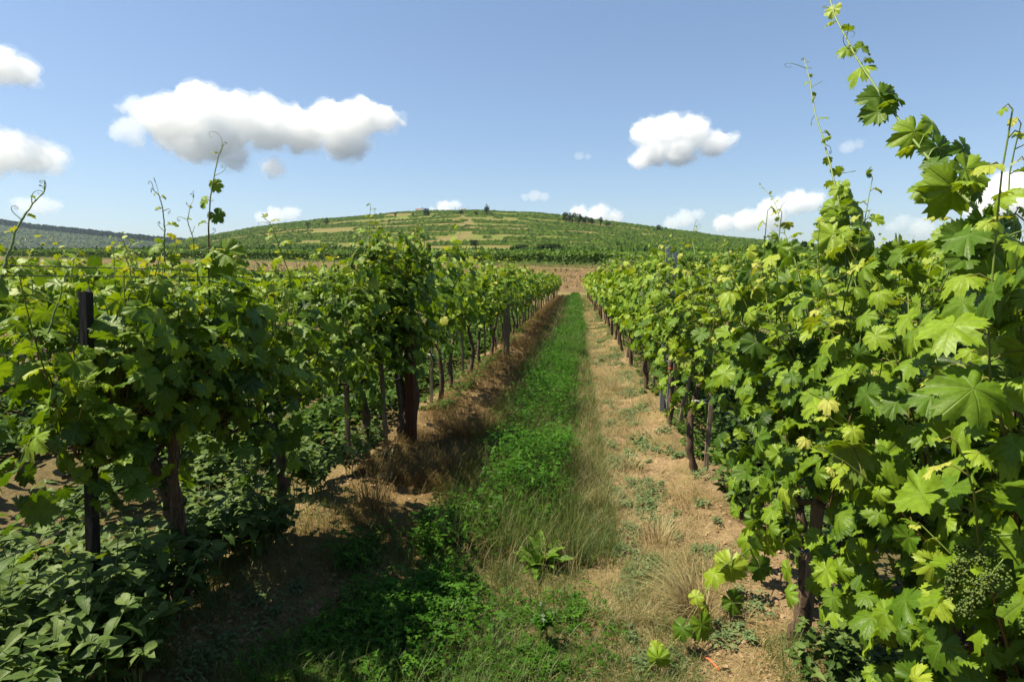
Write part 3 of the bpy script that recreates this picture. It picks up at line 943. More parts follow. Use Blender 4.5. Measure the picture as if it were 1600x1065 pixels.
rows = []
for r in range(16):
    y0 = 122+r*8
    rows.append((-330, 230 if r > 3 else 8, lambda x, y0=y0: y0+np.clip(-x, 0, 400)*.30+3*np.sin(x/40)))
blob_rows("plain_vineyard", "flat light green vineyard strips at the foot of the hill", rows, 1.8, .8, 1.4, leaf_mat("plain_vine", [(0, (.05, .12, .018)), (1, (.12, .21, .025))], rough=.8, spec=.1, transl=.2))
rows = [(-620, 620, lambda x, y0=y_: y0+terr(x)) for y_ in TERR]
def hmask(X, Y):
    n = fbm(X/55+9, Y/17+2, 3)
    m = n > np.where(X > -40, .25, .42)
    for (px, py, y_, rx, ry) in SCARS:
        Pp = at_y(px, py, y_)
        m &= (((X-Pp[0])/rx)**2+((Y-y_)/(ry+2))**2) > .8
    return m & (np.abs(X-(-.114*Y+6)) > 0) & (crest(X*HY/np.clip(Y, 300, HY)) > 3.5)
blob_rows("hill_vineyard", "terraced vineyard rows banding the whole hillside", rows, 1.8, 1.1, 1.5, M_hillv, hmask, .16, 1.15)
rows = [(-1700, -600, lambda x, y0=y0: y0+20*np.sin(x/150)) for y0 in range(960, 1430, 20)]
blob_rows("distant_vineyard", "dim vineyard terraces under the wooded ridge on the left", rows, 4.0, 5.5, 6, M_tree, lambda X, Y: fbm(X/60, Y/50, 3) > .36, .2, 1.1)

# ------------------------------------------------------------------ trees
def clump_template(n, seed, flat=0.):
    r_ = np.random.default_rng(seed)
    return r_
def far_tree(px, py, hpx, wpx, label, group, yd=None, seed=0, name="tree", n=None, dense=1.):
    """hill-side tree: foot at the pixel, size in photo pixels"""
    r_ = np.random.default_rng(seed+500)
    yd = yd or hill_y(px, py)
    Pp = at_y(px, py, yd); z0 = float(ground_big(Pp[0], yd)); sc_ = yd/FPX
    H = hpx*sc_; Wd = wpx*sc_/2
    if yd > 180 and wpx < 20: H *= 1.5; Wd *= 1.15
    e = bpy.data.objects.new(name, None); COL.objects.link(e); e.location = (Pp[0], yd, z0-.3)
    tag(e, label, name.replace('_', ' '), group)
    T = Parts(); tube(T, [[0, 0, 0], [.03*H, 0, H*.35], [.0, .02*H, H*.75]], np.array([.045, .035, .012])*H, 6)
    for q in range(4):
        a = r_.uniform(0, 6.28); tube(T, [[0, 0, H*.3], [math.cos(a)*Wd*.5, math.sin(a)*Wd*.5, H*.62]], np.array([.02, .008])*H, 4)
    link("trunk", T.mesh("trunk"), M_trunkfar, e)
    Lp = Parts()
    nb = 9; cs = np.stack([r_.uniform(-.6, .6, nb)*Wd, r_.uniform(-.6, .6, nb)*Wd, H*r_.uniform(.32, .85, nb)], -1)
    rs = r_.uniform(.28, .5, nb)*Wd
    N = int((n or 420)*dense)
    ci = r_.integers(nb, size=N); u = norm(r_.normal(0, 1, (N, 3)))
    pos = cs[ci]+u*(rs[ci]*r_.uniform(.55, 1.1, N))[:, None]
    pos[:, 2] = np.clip(pos[:, 2], H*.12, H)
    tv, tf = LL[0]
    stamp(Lp, tv, tf, pos, u+r_.normal(0, .5, (N, 3)), u+UP*.5+r_.normal(0, .4, (N, 3)), Wd*r_.uniform(.09, .19, N), r_.random(N))
    link("crown", Lp.mesh("crown"), M_tree, e)
    return e

TG = "small trees dotted over the hill"
for i, (a, b, h, w, lab) in enumerate([
    (760, 336, 12, 10, "round tree standing alone right of the hill's summit"),
    (720, 336, 6, 7, "low bush tree on the summit beside the worn path"),
    (744, 336, 4, 7, "tiny bush on the skyline between two summit trees"),
    (665, 337, 8, 12, "leafy tree beside the white houses on the skyline"),
    (617, 340, 6, 5, "small tree on the skyline left of the white houses"),
    (645, 338, 4, 5, "small bush just left of the white houses"),
    (510, 352, 8, 8, "round bush on the left slope skyline, right of three"),
    (482, 357, 7, 7, "round bush on the left slope skyline, lowest of three"),
    (499, 354, 4, 4, "smallest bush on the left slope skyline"),
    (884, 347, 10, 12, "first tree at the left end of the hill grove"),
    (894, 348, 11, 12, "tall tree in the left half of the hill grove"),
    (905, 349, 9, 12, "tree in the middle of the hill grove"),
    (914, 350, 8, 10, "thin tree right of the middle of the hill grove"),
    (924, 351, 7, 12, "low tree in the right half of the hill grove"),
    (938, 352, 11, 8, "detached tree just right of the hill grove"),
    (950, 353, 5, 8, "bush trailing off the right end of the hill grove"),
    (1028, 362, 7, 9, "dark round tree alone on the right slope skyline"),
    (1048, 365, 3, 5, "tiny shrub on the skyline below the dark round tree"),
    (1241, 388, 10, 11, "tree at the right foot of the hill behind the shoot"),
    (1262, 391, 13, 22, "broad leafy tree at the right foot of the hill"),
    (1290, 392, 8, 14, "low tree right of the broad leafy one at hill foot"),
    (1444, 400, 7, 11, "small tree on the flat horizon between the leaning shoots"),
    (1470, 401, 4, 8, "bush on the flat horizon at the right"),
    (1186, 386, 5, 6, "shrub low on the right slope"),
    (860, 392, 8, 46, "long dark thicket at the hill foot"),
    (815, 390, 7, 22, "shorter thicket left of the long dark one"),
    (740, 384, 6, 13, "bush beneath the worn patch on the hill"),
    (375, 384, 5, 8, "bush low on the left slope"),
]): far_tree(a, b, h, w, lab, TG, seed=i, name="tree" if h > 6 and w < 20 else "shrub", n=650 if w > 20 else 300)
far_tree(1133, 432, 31, 52, "dark round bush among the right vineyard block", None, yd=62, seed=77, name="shrub", n=2600)
far_tree(1180, 430, 18, 36, "lower paler bush right of the dark round one", None, yd=66, seed=78, name="shrub", n=1500)
far_tree(1062, 412, 10, 16, "bush where the farm track meets the right block", None, yd=120, seed=79, name="shrub", n=500)

# forest on the far left ridge: one mass
N = 5200
fx_ = np.random.default_rng(9).uniform(-2300, -900, N); fy_ = np.random.default_rng(10).uniform(1430, 1530, N)
fz_ = ground_big(fx_, fy_)
P = Parts(); tv, tf = LL[0]
u = norm(rng.normal(0, 1, (N*14, 3)))
hh = rng.uniform(9, 17, N)
c_ = np.repeat(np.stack([fx_, fy_, fz_+hh*.55], -1), 14, 0)
r0 = np.repeat(hh*.42, 14)
stamp(P, tv, tf, c_+u*r0[:, None]*[.8, .8, 1.1], u+rng.normal(0, .4, u.shape), u+UP*.6, r0*.5, rng.random(len(u)))
Tr = Parts()
tag(link("forest", P.mesh("forest"), leaf_mat("forest_leaf", [(0, (.012, .035, .016)), (1, (.032, .065, .028))], rough=.9, spec=.05, transl=.1)), "dark far-off wood along the left ridge", "forest", kind='stuff')
N = 700
fx_ = rng.uniform(450, 2600, N); fy_ = rng.uniform(1350, 1500, N); hh = rng.uniform(5, 12, N)
P = Parts(); u = norm(rng.normal(0, 1, (N*12, 3))); c_ = np.repeat(np.stack([fx_, fy_, ground_big(fx_, fy_)+hh*.4], -1), 12, 0); r0 = np.repeat(hh*.5, 12)
stamp(P, tv, tf, c_+u*r0[:, None]*[1.6, 1, 1], u, u+UP*.6, r0*.6, rng.random(len(u)))
tag(link("treeline", P.mesh("treeline"), M_tree), "thin line of far trees on the right horizon", "treeline", kind='stuff')

# little white houses and poles on the summit
def house(px, py, yd, w, h, d, label, rz=.3):
    Pp = at_y(px, py, yd); z0 = float(ground_big(Pp[0], yd))-.3
    e = bpy.data.objects.new("house", None); COL.objects.link(e); e.location = (Pp[0], yd, z0); e.rotation_euler = (0, 0, rz)
    tag(e, label, "house")
    V = np.array([[-w, -d, 0], [w, -d, 0], [w, d, 0], [-w, d, 0], [-w, -d, h], [w, -d, h], [w, d, h], [-w, d, h], [-w, 0, h*1.45], [w, 0, h*1.45]])/[2, 2, 1]
    F4 = np.array([[0, 1, 5, 4], [2, 3, 7, 6], [0, 3, 2, 1]])
    P = Parts(); P.add(V, [F4, np.array([[1, 2, 6, 9, 5], [3, 0, 4, 8, 7]])]); link("wall", P.mesh("wall", False), M_plaster, e)
    a = .35; zt = h*1.45
    V2 = []
    for s in (-1, 1):
        V2 += [[-w/2-a, s*(d/2+a), h-.25], [w/2+a, s*(d/2+a), h-.25], [w/2+a, 0, zt+.12], [-w/2-a, 0, zt+.12], [-w/2-a, s*(d/2+a), h-.05], [w/2+a, s*(d/2+a), h-.05], [w/2+a, 0, zt+.32], [-w/2-a, 0, zt+.32]]
    bx = np.array([[0, 1, 2, 3], [4, 7, 6, 5], [0, 4, 5, 1], [1, 5, 6, 2], [3, 7, 4, 0]])
    P = Parts(); P.add(np.array(V2), np.vstack([bx, bx+8])); link("roof", P.mesh("roof", False), M_tiles, e)
    bxw = np.array([[0, 1, 2, 3], [4, 7, 6, 5], [0, 4, 5, 1], [1, 5, 6, 2], [2, 6, 7, 3], [3, 7, 4, 0]])
    for q in (-.25, .25):
        P = Parts(); c = np.array([q*w, -d/2-.02, h*.5]); s = np.array([.45, .05, .6])
        P.add(c+s*np.array([[-1, -1, -1], [1, -1, -1], [1, 1, -1], [-1, 1, -1], [-1, -1, 1], [1, -1, 1], [1, 1, 1], [-1, 1, 1]]), bxw)
        link("window", P.mesh("window", False), M_darkpost, e)
house(655, 338, 700, 8, 4.2, 6, "white house on the summit skyline beside a leafy tree")
house(724, 347, 640, 4.2, 2.6, 3.5, "tiny white hut on the worn path below the summit", -.2)
for px, py, h_, lab in ((712, 336, 9, "thin pole on the summit left of the round tree"), (731, 337, 9, "thin mast on the summit between the path and the round tree")):
    yd = 725; Pp = at_y(px, py, yd); z0 = float(ground_big(Pp[0], yd))
    P = Parts(); tube(P, [[0, 0, -.3], [0, 0, h_*.8]], .16, 6); tube(P, [[-.7, 0, h_*.7], [.7, 0, h_*.7]], .09, 4)
    tag(link("utility_pole", P.mesh("utility_pole"), M_stake, None, (Pp[0], yd, z0)), lab, "pole")

# ------------------------------------------------------------------ posts, stakes, wires, ties
def box_part(P, c, s, top=None, j=0):
    v = np.array([[-1, -1, -1], [1, -1, -1], [1, 1, -1], [-1, 1, -1], [-1, -1, 1], [1, -1, 1], [1, 1, 1], [-1, 1, 1]], float)
    if j: v = v+rng.normal(0, j, v.shape)
    f = np.array([[0, 3, 2, 1], [4, 5, 6, 7], [0, 1, 5, 4], [1, 2, 6, 5], [2, 3, 7, 6], [3, 0, 4, 7]])
    P.add(np.asarray(c)+np.asarray(s)*v, f)

def bevel(o, w=.004):
    m = o.modifiers.new("bevel", 'BEVEL'); m.width = w; m.segments = 2; m.limit_method = 'ANGLE'

def wood_post(name, x, y, h, w, mat, label, tilt=(0, 0), group=None, cat="post", d=None):
    n = 8; z = np.linspace(-.1, h, n); P = Parts(); d = d or w
    pts = []
    for i, zz in enumerate(z):
        for sx_, sy_ in ((-1, -1), (0, -1.05), (1, -1), (1.05, 0), (1, 1), (0, 1.04), (-1, 1), (-1.04, 0)):
            pts.append([sx_*w/2*(1+rng.normal(0, .05))+tilt[0]*zz, sy_*d/2*(1+rng.normal(0, .05))+tilt[1]*zz, zz+(rng.normal(0, .006) if i == n-1 else 0)])
    i = np.arange(n-1)[:, None]*8; j = np.arange(8)[None]; j2 = (j+1) % 8
    F = np.stack([i+j, i+j2, i+8+j2, i+8+j], -1).reshape(-1, 4)
    P.add(np.array(pts), [F, np.arange((n-1)*8, n*8)[None]])
    o = link(name, P.mesh(name, False), mat, None, (x, y, float(G(x, y))))
    return tag(o, label, cat, group)

def steel_post(x, y, h, label, w=.045, tilt=0.):
    P = Parts()
    box_part(P, [0, 0, h/2-.05], [w/2, .002, h/2+.05]); box_part(P, [-w/2, w*.42+.002, h/2-.05], [.002, w*.42, h/2+.05]); box_part(P, [w/2, w*.42+.002, h/2-.05], [.002, w*.42, h/2+.05])
    for k in range(int(h/.12)):
        box_part(P, [w/2+.006, .02, .1+k*.12], [.005, .006, .01])
    o = link("steel_post", P.mesh("steel_post", False), M_steel, None, (x, y, float(G(x, y))))
    o.rotation_euler = (0, tilt, 0)
    return tag(o, label, "post", "metal trellis posts")

def post_px(px, py_base, x):
    P = at_x(px, py_base, x); return P[0], P[1]

Pr = hit(643, 692); wood_post("wooden_post", Pr[0], Pr[1], 1.25, .085, M_rust, "thick rust brown post standing in the left row beside the aisle", (.01, 0))
Pd = at_x(134, 432, XL-.12); wood_post("wooden_post", Pd[0]-.15, Pd[1], Pd[2]-float(G(Pd[0], Pd[1])), .034, M_darkpost, "dark square wooden post near the left edge, level with the wire", (.09, 0))
Pq = hit(54, 705); wood_post("wooden_post", -4.6, 4.85, 1.35, .085, M_darkpost, "second dark wooden post low at the left edge behind the leaves", (0, 0))
Ps = hit(1040, 648); steel_post(Ps[0]-.03, Ps[1]+.1, 1.98, "bluish grey steel post rising from the right row, darker one", .05)
steel_post(Ps[0]+.06, Ps[1]+.16, 1.93, "bluish grey steel post rising from the right row, lighter one just right", .045)
Pk = at_x(1131, 440, XR+SP); wood_post("wooden_post", Pk[0], Pk[1], Pk[2]-float(G(Pk[0], Pk[1]))+.05, .09, M_stake, "grey wooden post top in the second row on the right")
for a, b, xx, lab in ((1518, 452, XR+SP, "steel post top between the big leaves at the right edge"), ):
    Pk = at_x(a, b, xx); steel_post(Pk[0], Pk[1], Pk[2]-float(G(Pk[0], Pk[1])), lab, .04)
cg = "concrete posts among the left rows"
for a, b, xx, w_, lab in ((571, 512, XL-SP, .10, "pale concrete post behind the vines left of the rust brown post"), (586, 516, XL-SP-.1, .07, "narrow pale post just right of the broad concrete one"),
                    (558, 508, XL-SP-.2, .05, "thin bluish stake just left of the pale concrete post")):
    Pk = at_x(a, b, xx); wood_post("concrete_post" if w_ > .06 else "wooden_stake", Pk[0], Pk[1], Pk[2]-float(G(Pk[0], Pk[1])), w_, M_conc if w_ > .06 else M_steel, lab, group=cg if w_ > .06 else None)
Pk = hit(783, 552); wood_post("wooden_post", Pk[0]+.12, Pk[1], 1.1, .12, M_stake, "pale grey post in the left row halfway down the aisle")
Pk = hit(1500, 1180) if False else None
wood_post("wooden_post", 1.10, 1.42, .62, .055, M_rust, "short rusty brown post low in front of the right edge leaves", (-.02, 0))

hv = make_vine(333, 0, H=2.12, n_sh=18, ls=.11, sx=.10, zc=.95, wild=.4, half=.14, nfill=40)
put_vine(hv, Pr[0]-.12, Pr[1]+.06, "narrow grapevine heaped over the rust brown post, rising above its row", MH)
# thin stakes tied beside the trunks of both aisle rows
SG = "wooden stakes beside the vine trunks"
k = 0
for side, lst in (("left", lefty), ("right", righty)):
    for i, (x, y) in enumerate(lst):
        if i < (3 if side == "right" else 5) or y > 24: continue
        if i > 7 and i % 2: continue
        dx = .09 if side == "right" else -.1
        t = (rng.normal(0, .04), rng.normal(0, .05))
        h = rng.uniform(.75, 1.15)
        q = ordw(i)
        lab = f"thin weathered stake beside the {q} trunk of the {side} row"
        if side == "left" and i == 5: lab = "thin pale stake with white tie beside the rust brown post"
        if side == "right" and i == 3: lab = "grey stake wearing the cyan tie and orange clip"; h = 1.35; dx = .03; t = (.03, .02)
        if side == "right" and i == 4: lab = "pale flat stake tied to the split trunk above the soil mound"; h = 1.0; t = (.04, .05)
        if side == "right" and i == 5: lab = "slanted tan stake between the steel posts and the split trunk"; t = (.16, -.05)
        o = wood_post("wooden_stake", x+dx, y-.05, h, .034 if i != 3 else .045, M_stake, lab, t, SG, "stake", d=.03); k += 1
        if i in (3, 4, 5, 6) or (i % 4 == 0 and y < 14):
            # tie ring
            hz = {3: .86, 4: .6, 5: .62}.get(i, .6)
            c_ = np.array([x+dx*.5, y-.03, float(G(x, y))+hz])
            mat, cn = (M_cyan, "cyan") if (side == "right" and i == 3) else (M_orange, "orange") if (side == "right" and i == 5) else (M_whitep, "white")
            a = np.linspace(0, 2*math.pi*1.1, 22)
            pts = np.stack([c_[0]+(.045+abs(dx)*.5)*np.cos(a), c_[1]+.045*np.sin(a), c_[2]+.012*np.sin(a*2)+a*.002], -1)
            P = Parts(); tube(P, pts-c_, .004, 5)
            tube(P, np.array([pts[-1]-c_, pts[-1]-c_+[.02, -.03, .02], pts[-1]-c_+[.03, -.05, .045]]), .003, 4)
            o = link("plant_tie", P.mesh("plant_tie"), mat, None, tuple(c_))
            tag(o, f"{cn} tie looped round the {q} trunk and stake of the {side} row", "tie", "plant ties")
# white tie on the near left trunk, orange clip and orange cord
def ring(x, y, z, r, mat, label, name="plant_tie"):
    a = np.linspace(0, 2*math.pi*1.15, 22); P = Parts()
    pts = np.stack([r*np.cos(a), r*np.sin(a), .012*np.sin(a)+a*.003], -1)
    tube(P, pts, .0035, 5); tube(P, [pts[-1], pts[-1]+[-.03, -.04, -.015], pts[-1]+[-.05, -.05, -.04]], .003, 4)
    tag(link(name, P.mesh(name), mat, None, (x, y, z)), label, "tie", "plant ties")
x, y = lefty[3]; ring(x+TIEP[0], y+TIEP[1], float(G(x, y))+.42, .04, M_whitep, "white tie knotted round the nearest dark trunk on the left")
x, y = righty[3]; g = float(G(x, y)); ring(x+.01, y-.01, g+.42, .05, M_blue, "tiny blue tie low on the dark trunk on the right")
P = Parts(); pt = spline([[0, 0, 0], [.02, -.03, -.01], [.05, -.05, -.035], [.07, -.055, -.06]], 10); tube(P, pt, np.linspace(.006, .011, 10), 6)
tag(link("clip", P.mesh("clip"), M_orange, None, (x-.02, y-.04, g+.72)), "orange plastic clip below the cyan tie on the right", "clip")
P0 = hit(1088, 1031); P1 = hit(1105, 1034); P2 = hit(1124, 1050)
P = Parts(); c_ = np.array([P1[0], P1[1], float(G(P1[0], P1[1]))])
pt = spline([P0-c_+[0, 0, .012], P1-c_+[0, 0, .02], P2-c_+[0, 0, .012]], 14); tube(P, pt, .0055, 6)
tag(link("cord", P.mesh("cord"), M_orange, None, tuple(c_)), "short orange cord lying on the soil at the bottom right", "cord")

# trellis wires
def wire(x, h, y0, y1, label, r=.0016, sag=.02):
    yy = np.linspace(y0, y1, 60); zz = ground_big(np.full(60, x), yy)+h-sag*np.sin(np.linspace(0, math.pi*8, 60))**2
    P = Parts(); tube(P, np.stack([np.full(60, x), yy, zz], -1), r, 4)
    tag(link("trellis_wire", P.mesh("trellis_wire"), M_wire), label, "wire", "trellis wires along the vine rows")
wire(XL-.15, 1.735, -1, 54, "upper dark wire strung over the left row above the dark post", .002)
wire(XL-.02, 1.70, -1, 54, "lower dark wire strung just under the upper one on the left", .0018)
wire(XL-.05, .80, -1, 54, "low wire carrying the trunks of the left row", .0018)
wire(XR+.04, 1.55, -1, 54, "wire crossing behind the big leaves at the right edge", .002)
wire(XR, .78, -1, 54, "low wire carrying the trunks of the right row", .0018)

# ------------------------------------------------------------------ tall shoots above the canopy
def tendril(P, p, d, ln, curl, r_, rad=.0011):
    d = norm(np.asarray(d, float)); pts = [np.array(p, float)]
    n = 16; ax = norm(np.cross(d, r_.normal(0, 1, 3)))
    a = 0
    for i in range(n):
        a += curl*(i/n)**2*.9
        R = Matrix.Rotation(a, 3, Vector(ax)); dd = np.array(R @ Vector(d))
        pts.append(pts[-1]+dd*ln/n)
    tube(P, np.array(pts), np.linspace(rad*1.5, rad*.6, len(pts)), 4, r_.uniform(.3, 1), cap=False)

def tall_shoot(ctrl_px, xrow, rad, label, leaves=None, dens=8, ls=.05, seed=0, nten=4, root=.5, mats=None, xs=None, young=True, fr=None):
    """a long shoot standing out of a row: ctrl_px foot first; leaves: list of (px,py,size_px,rnd)"""
    r_ = np.random.default_rng(seed+900)
    pts = np.array([CAM+(hit(a, b)-CAM)*fr[i] if fr else at_x(a, b, (xs[i] if xs else xrow)) for i, (a, b) in enumerate(ctrl_px)])
    path = spline(pts, 40); path += np.cumsum(r_.normal(0, .0012, path.shape), 0)
    o0 = pts[0].copy()
    e = bpy.data.objects.new("vine_shoot", None); COL.objects.link(e); e.location = tuple(o0)
    tag(e, label, "vine shoot", "long shoots reaching up from the vine rows")
    S = Parts(); tube(S, path-o0, np.linspace(rad, rad*.35, 40), 7, np.linspace(.0, .9, 40).repeat(7) if True else .5, .1, cap=False)
    L = Parts(); D = norm(np.gradient(path, axis=0)); T = Parts()
    n = dens
    for i in range(n):
        t = (i+.7)/(n+.3); q = path[int(t*39)]; d = D[int(t*39)]
        s = ls*(1.15-.85*t)*r_.uniform(.7, 1.2)
        w = norm(np.cross(d, r_.normal(0, 1, 3)))*(1 if i % 2 else -1)+UP*.2
        a = q+w*s*.7
        tv, tf = LH[r_.integers(5)]
        stamp(L, tv, tf, a-o0, w-UP*r_.uniform(.1, .9), UP*.8+w*.4+sd*.4+r_.normal(0, .45, 3), s*.62, np.clip(r_.normal(.6 if young else .45, .12)+.3*t, 0, 1))
        tube(S, [q-o0, (q+a)/2-o0+UP*.003, a-o0], .001+s*.006, 4, .7, cap=False)
    tds = []
    for i in range(nten):
        t = (i+1.2)/(nten+1.0); q = path[min(39, int(t*39))]
        T = Parts(); tds.append(T); tendril(T, q-o0, norm(np.cross(D[int(min(39, t*39))], r_.normal(0, 1, 3)))+UP*.5, r_.uniform(.08, .2)*(ls/.06), r_.uniform(1, 3), r_)
    for k in range(3): T = Parts(); tds.append(T); tendril(T, path[-1]-o0, D[-1]+r_.normal(0, .4, 3), r_.uniform(.03, .08), 2, r_)
    for (a, b, s, rn, nx) in (leaves or []):
        j = int(np.argmin([np.hypot(*(np.array(proj(p))-[a, b])) for p in path]))
        q = path[j]; xr = q[0]-.0
        dd = ray(a, b); k = (q[1]+r_.uniform(-.03, .03))/dd[1]; c_ = CAM+dd*k
        sz = .97*s/FPX*np.dot(c_-CAM, cF)
        tv, tf = LH[r_.integers(5)]
        tip = -cU*r_.uniform(.5, 1)+cR*nx+r_.normal(0, .15, 3)
        nr = -cF*r_.uniform(.4, .9)+UP*.6+sd*.4+r_.normal(0, .2, 3)
        base = c_-norm(tip[None])[0]*sz*.22
        stamp(L, tv, tf, base-o0, tip, nr, sz*.62, rn)
        mid = (q+base)/2+UP*.01
        tube(S, spline([q-o0, mid-o0, base-o0], 6), .0016+sz*.004, 5, .6, cap=False)
    link("stem", S.mesh("stem"), mats or M_shootG, e)
    link("foliage", L.mesh("foliage"), M_leafH, e)
    for T in tds: link("tendril", T.mesh("tendril"), M_shootG, e)
    return e

def proj(p):
    v = np.asarray(p)-CAM; z = v@cF
    return 800+FPX*(v@cR)/z, 532.5-FPX*(v@cU)/z

# right-hand leaning cane with the big sunlit leaves against the sky
tall_shoot([(1640, 520), (1560, 415), (1520, 325), (1455, 250), (1378, 150), (1330, 75), (1300, 5), (1296, -30)], 1.0, .0058, "long leaning shoot with the biggest leaves against the sky on the right",
  leaves=[(1425, 218, 62, .62, -.3), (1465, 200, 52, .66, .6), (1478, 310, 88, .60, 0), (1520, 275, 66, .6, .6), (1440, 298, 40, .55, -.9), (1378, 165, 62, .34, .2), (1400, 152, 44, .3, .8),
          (1365, 182, 44, .35, -.6), (1340, 110, 42, .66, -.5), (1352, 78, 30, .6, .8), (1320, 80, 28, .6, -.6), (1300, 20, 26, .85, -.4), (1470, 240, 50, .25, .7), (1510, 240, 46, .3, .5), (1530, 300, 40, .3, .8),
          (1455, 262, 40, .25, -.5), (1500, 385, 66, .22, -.3), (1535, 360, 60, .2, .4), (1560, 345, 50, .2, .8), (1580, 385, 96, .5, .3), (1540, 420, 90, .5, -.2), (1500, 410, 50, .25, -.8), (1592, 352, 50, .22, .8), (1580, 460, 110, .45, .2)],
  dens=14, ls=.075, seed=1, nten=5)
# the finer shoot beside it
tall_shoot([(1322, 420), (1318, 370), (1305, 290), (1290, 230), (1272, 170), (1262, 120), (1256, 95)], 1.08, .0048, "upright shoot with small yellow leaves left of the leaning one",
  leaves=[(1310, 300, 34, .7, -.5), (1330, 305, 40, .62, .5), (1345, 325, 46, .6, .8), (1300, 330, 40, .6, -.6), (1318, 352, 50, .5, .2), (1350, 360, 50, .45, .7), (1295, 375, 56, .7, -.7), (1330, 395, 60, .55, .3), (1285, 345, 30, .85, -.5),
          (1368, 385, 60, .45, .6), (1308, 400, 60, .45, -.3)], dens=18, ls=.062, seed=2, nten=7)
tall_shoot([(1252, 450), (1240, 400), (1222, 355), (1207, 315), (1185, 288)], 1.10, .003, "short arching shoot left of the upright one on the right", dens=9, ls=.06, seed=3, nten=4,
  leaves=[(1225, 400, 46, .3, -.4), (1232, 455, 60, .32, -.5), (1218, 372, 26, .6, .6)])
tall_shoot([(1080, 440), (1085, 400), (1082, 370), (1088, 345)], 1.10, .004, "slim shoot poking above the right row over the hillside", dens=7, ls=.09, seed=4, nten=3)
tall_shoot([(1112, 450), (1108, 420), (1118, 395), (1128, 378)], 1.12, .004, "small shoot right of the slim one over the right row", dens=5, ls=.09, seed=14, nten=2)
# left-hand shoots
tall_shoot([(330, 560), (328, 450), (326, 380), (330, 310), (342, 250), (350, 225)], XL-.05, .0055, "tallest bare dark shoot standing in front of the big cloud", dens=5, ls=.07, seed=5, nten=6, mats=M_cane,
  leaves=[(338, 292, 22, .6, .6), (318, 318, 22, .65, -.5), (342, 340, 26, .3, .9), (360, 400, 50, .5, .7), (312, 415, 60, .6, -.4), (350, 420, 52, .45, .4)])
tall_shoot([(262, 480), (256, 400), (256, 350), (250, 310), (238, 295)], XL-.05, .004, "shoot with hooked top left of the tallest bare one", dens=7, ls=.055, seed=6, nten=4)
tall_shoot([(310, 440), (300, 380), (292, 340), (300, 310)], XL, .003, "faint curly shoot between the hooked and the tallest shoots", dens=4, ls=.05, seed=16, nten=4)
tall_shoot([(-30, 520), (5, 430), (22, 380), (45, 330), (70, 292)], XL-.05, .006, "pale thick shoot leaning up at the left edge", dens=6, ls=.055, seed=7, nten=5)
tall_shoot([(445, 520), (452, 440), (432, 380), (420, 350), (408, 336)], XL-.05, .004, "drooping-tipped shoot before the left slope of the hill", dens=9, ls=.085, seed=8, nten=3)
tall_shoot([(545, 470), (560, 420), (572, 385), (583, 350)], XL, .003, "yellowish forked shoot left of the leafy heap", dens=5, ls=.06, seed=9, nten=3)
tall_shoot([(610, 430), (606, 395), (600, 365), (596, 340)], XL, .004, "left shoot on top of the leafy heap over the rust brown post", dens=8, ls=.09, seed=10, nten=3)
tall_shoot([(640, 430), (646, 395), (650, 365), (652, 345)], XL, .004, "right shoot on top of the leafy heap over the rust brown post", dens=7, ls=.09, seed=11, nten=3)
tall_shoot([(505, 480), (512, 440), (520, 405), (540, 370)], XL, .003, "slanted shoot midway along the near left vines", dens=5, ls=.07, seed=12, nten=2)
tall_shoot([(200, 480), (206, 430), (200, 400), (210, 378)], XL, .003, "small curling shoot left of the hooked one", dens=4, ls=.07, seed=13, nten=4)
tall_shoot([(75, 520), (90, 470), (100, 430), (112, 405)], XL, .0035, "short leafy shoot right of the pale leaning one", dens=6, ls=.07, seed=15, nten=3)

# branch of big pale leaves drooping before the dark post
tall_shoot([(420, 560), (360, 590), (290, 600), (200, 610), (120, 640), (50, 690)], -1.9, .0045, "drooping branch of pale leaves crossing in front of the dark post on the left", dens=6, ls=.07, seed=31, nten=2, mats=M_cane,
  leaves=[(165, 560, 66, .62, -.5), (120, 600, 60, .5, -.8), (45, 690, 66, .6, -.9), (215, 590, 56, .6, .3), (180, 640, 70, .5, .1), (260, 600, 60, .45, -.3), (240, 660, 66, .4, .3), (150, 690, 70, .4, -.4), (90, 650, 60, .55, -.5), (300, 640, 60, .3, .4), (145, 620, 50, .35, .5), (335, 610, 52, .4, .2), (20, 740, 60, .3, -.6), (200, 720, 64, .3, .2), (110, 740, 60, .25, 0)])
# shoot sprawling over the soil at the lower right
xs_ = [.92, .80, .62, .50, .40, .30]
tall_shoot([(1225, 800), (1180, 850), (1130, 885), (1100, 930), (1065, 990), (1010, 1050)], .8, .004, "low shoot hanging out over the soil at the lower right", fr=[.86, .86, .88, .9, .93, .96],
  leaves=[(1200, 850, 50, .66, .1), (1165, 850, 44, .6, -.3), (1140, 895, 52, .78, .1), (1110, 900, 34, .74, -.7), (1085, 935, 24, .8, -.5), (1105, 950, 26, .8, .6), (1150, 945, 40, .3, .4), (1190, 895, 44, .25, .3), (1100, 985, 44, .42, .4), (1060, 985, 34, .25, -.5), (1030, 1035, 36, .6, .3), (1025, 1015, 24, .8, -.4)],
  dens=4, ls=.04, seed=21, nten=2)

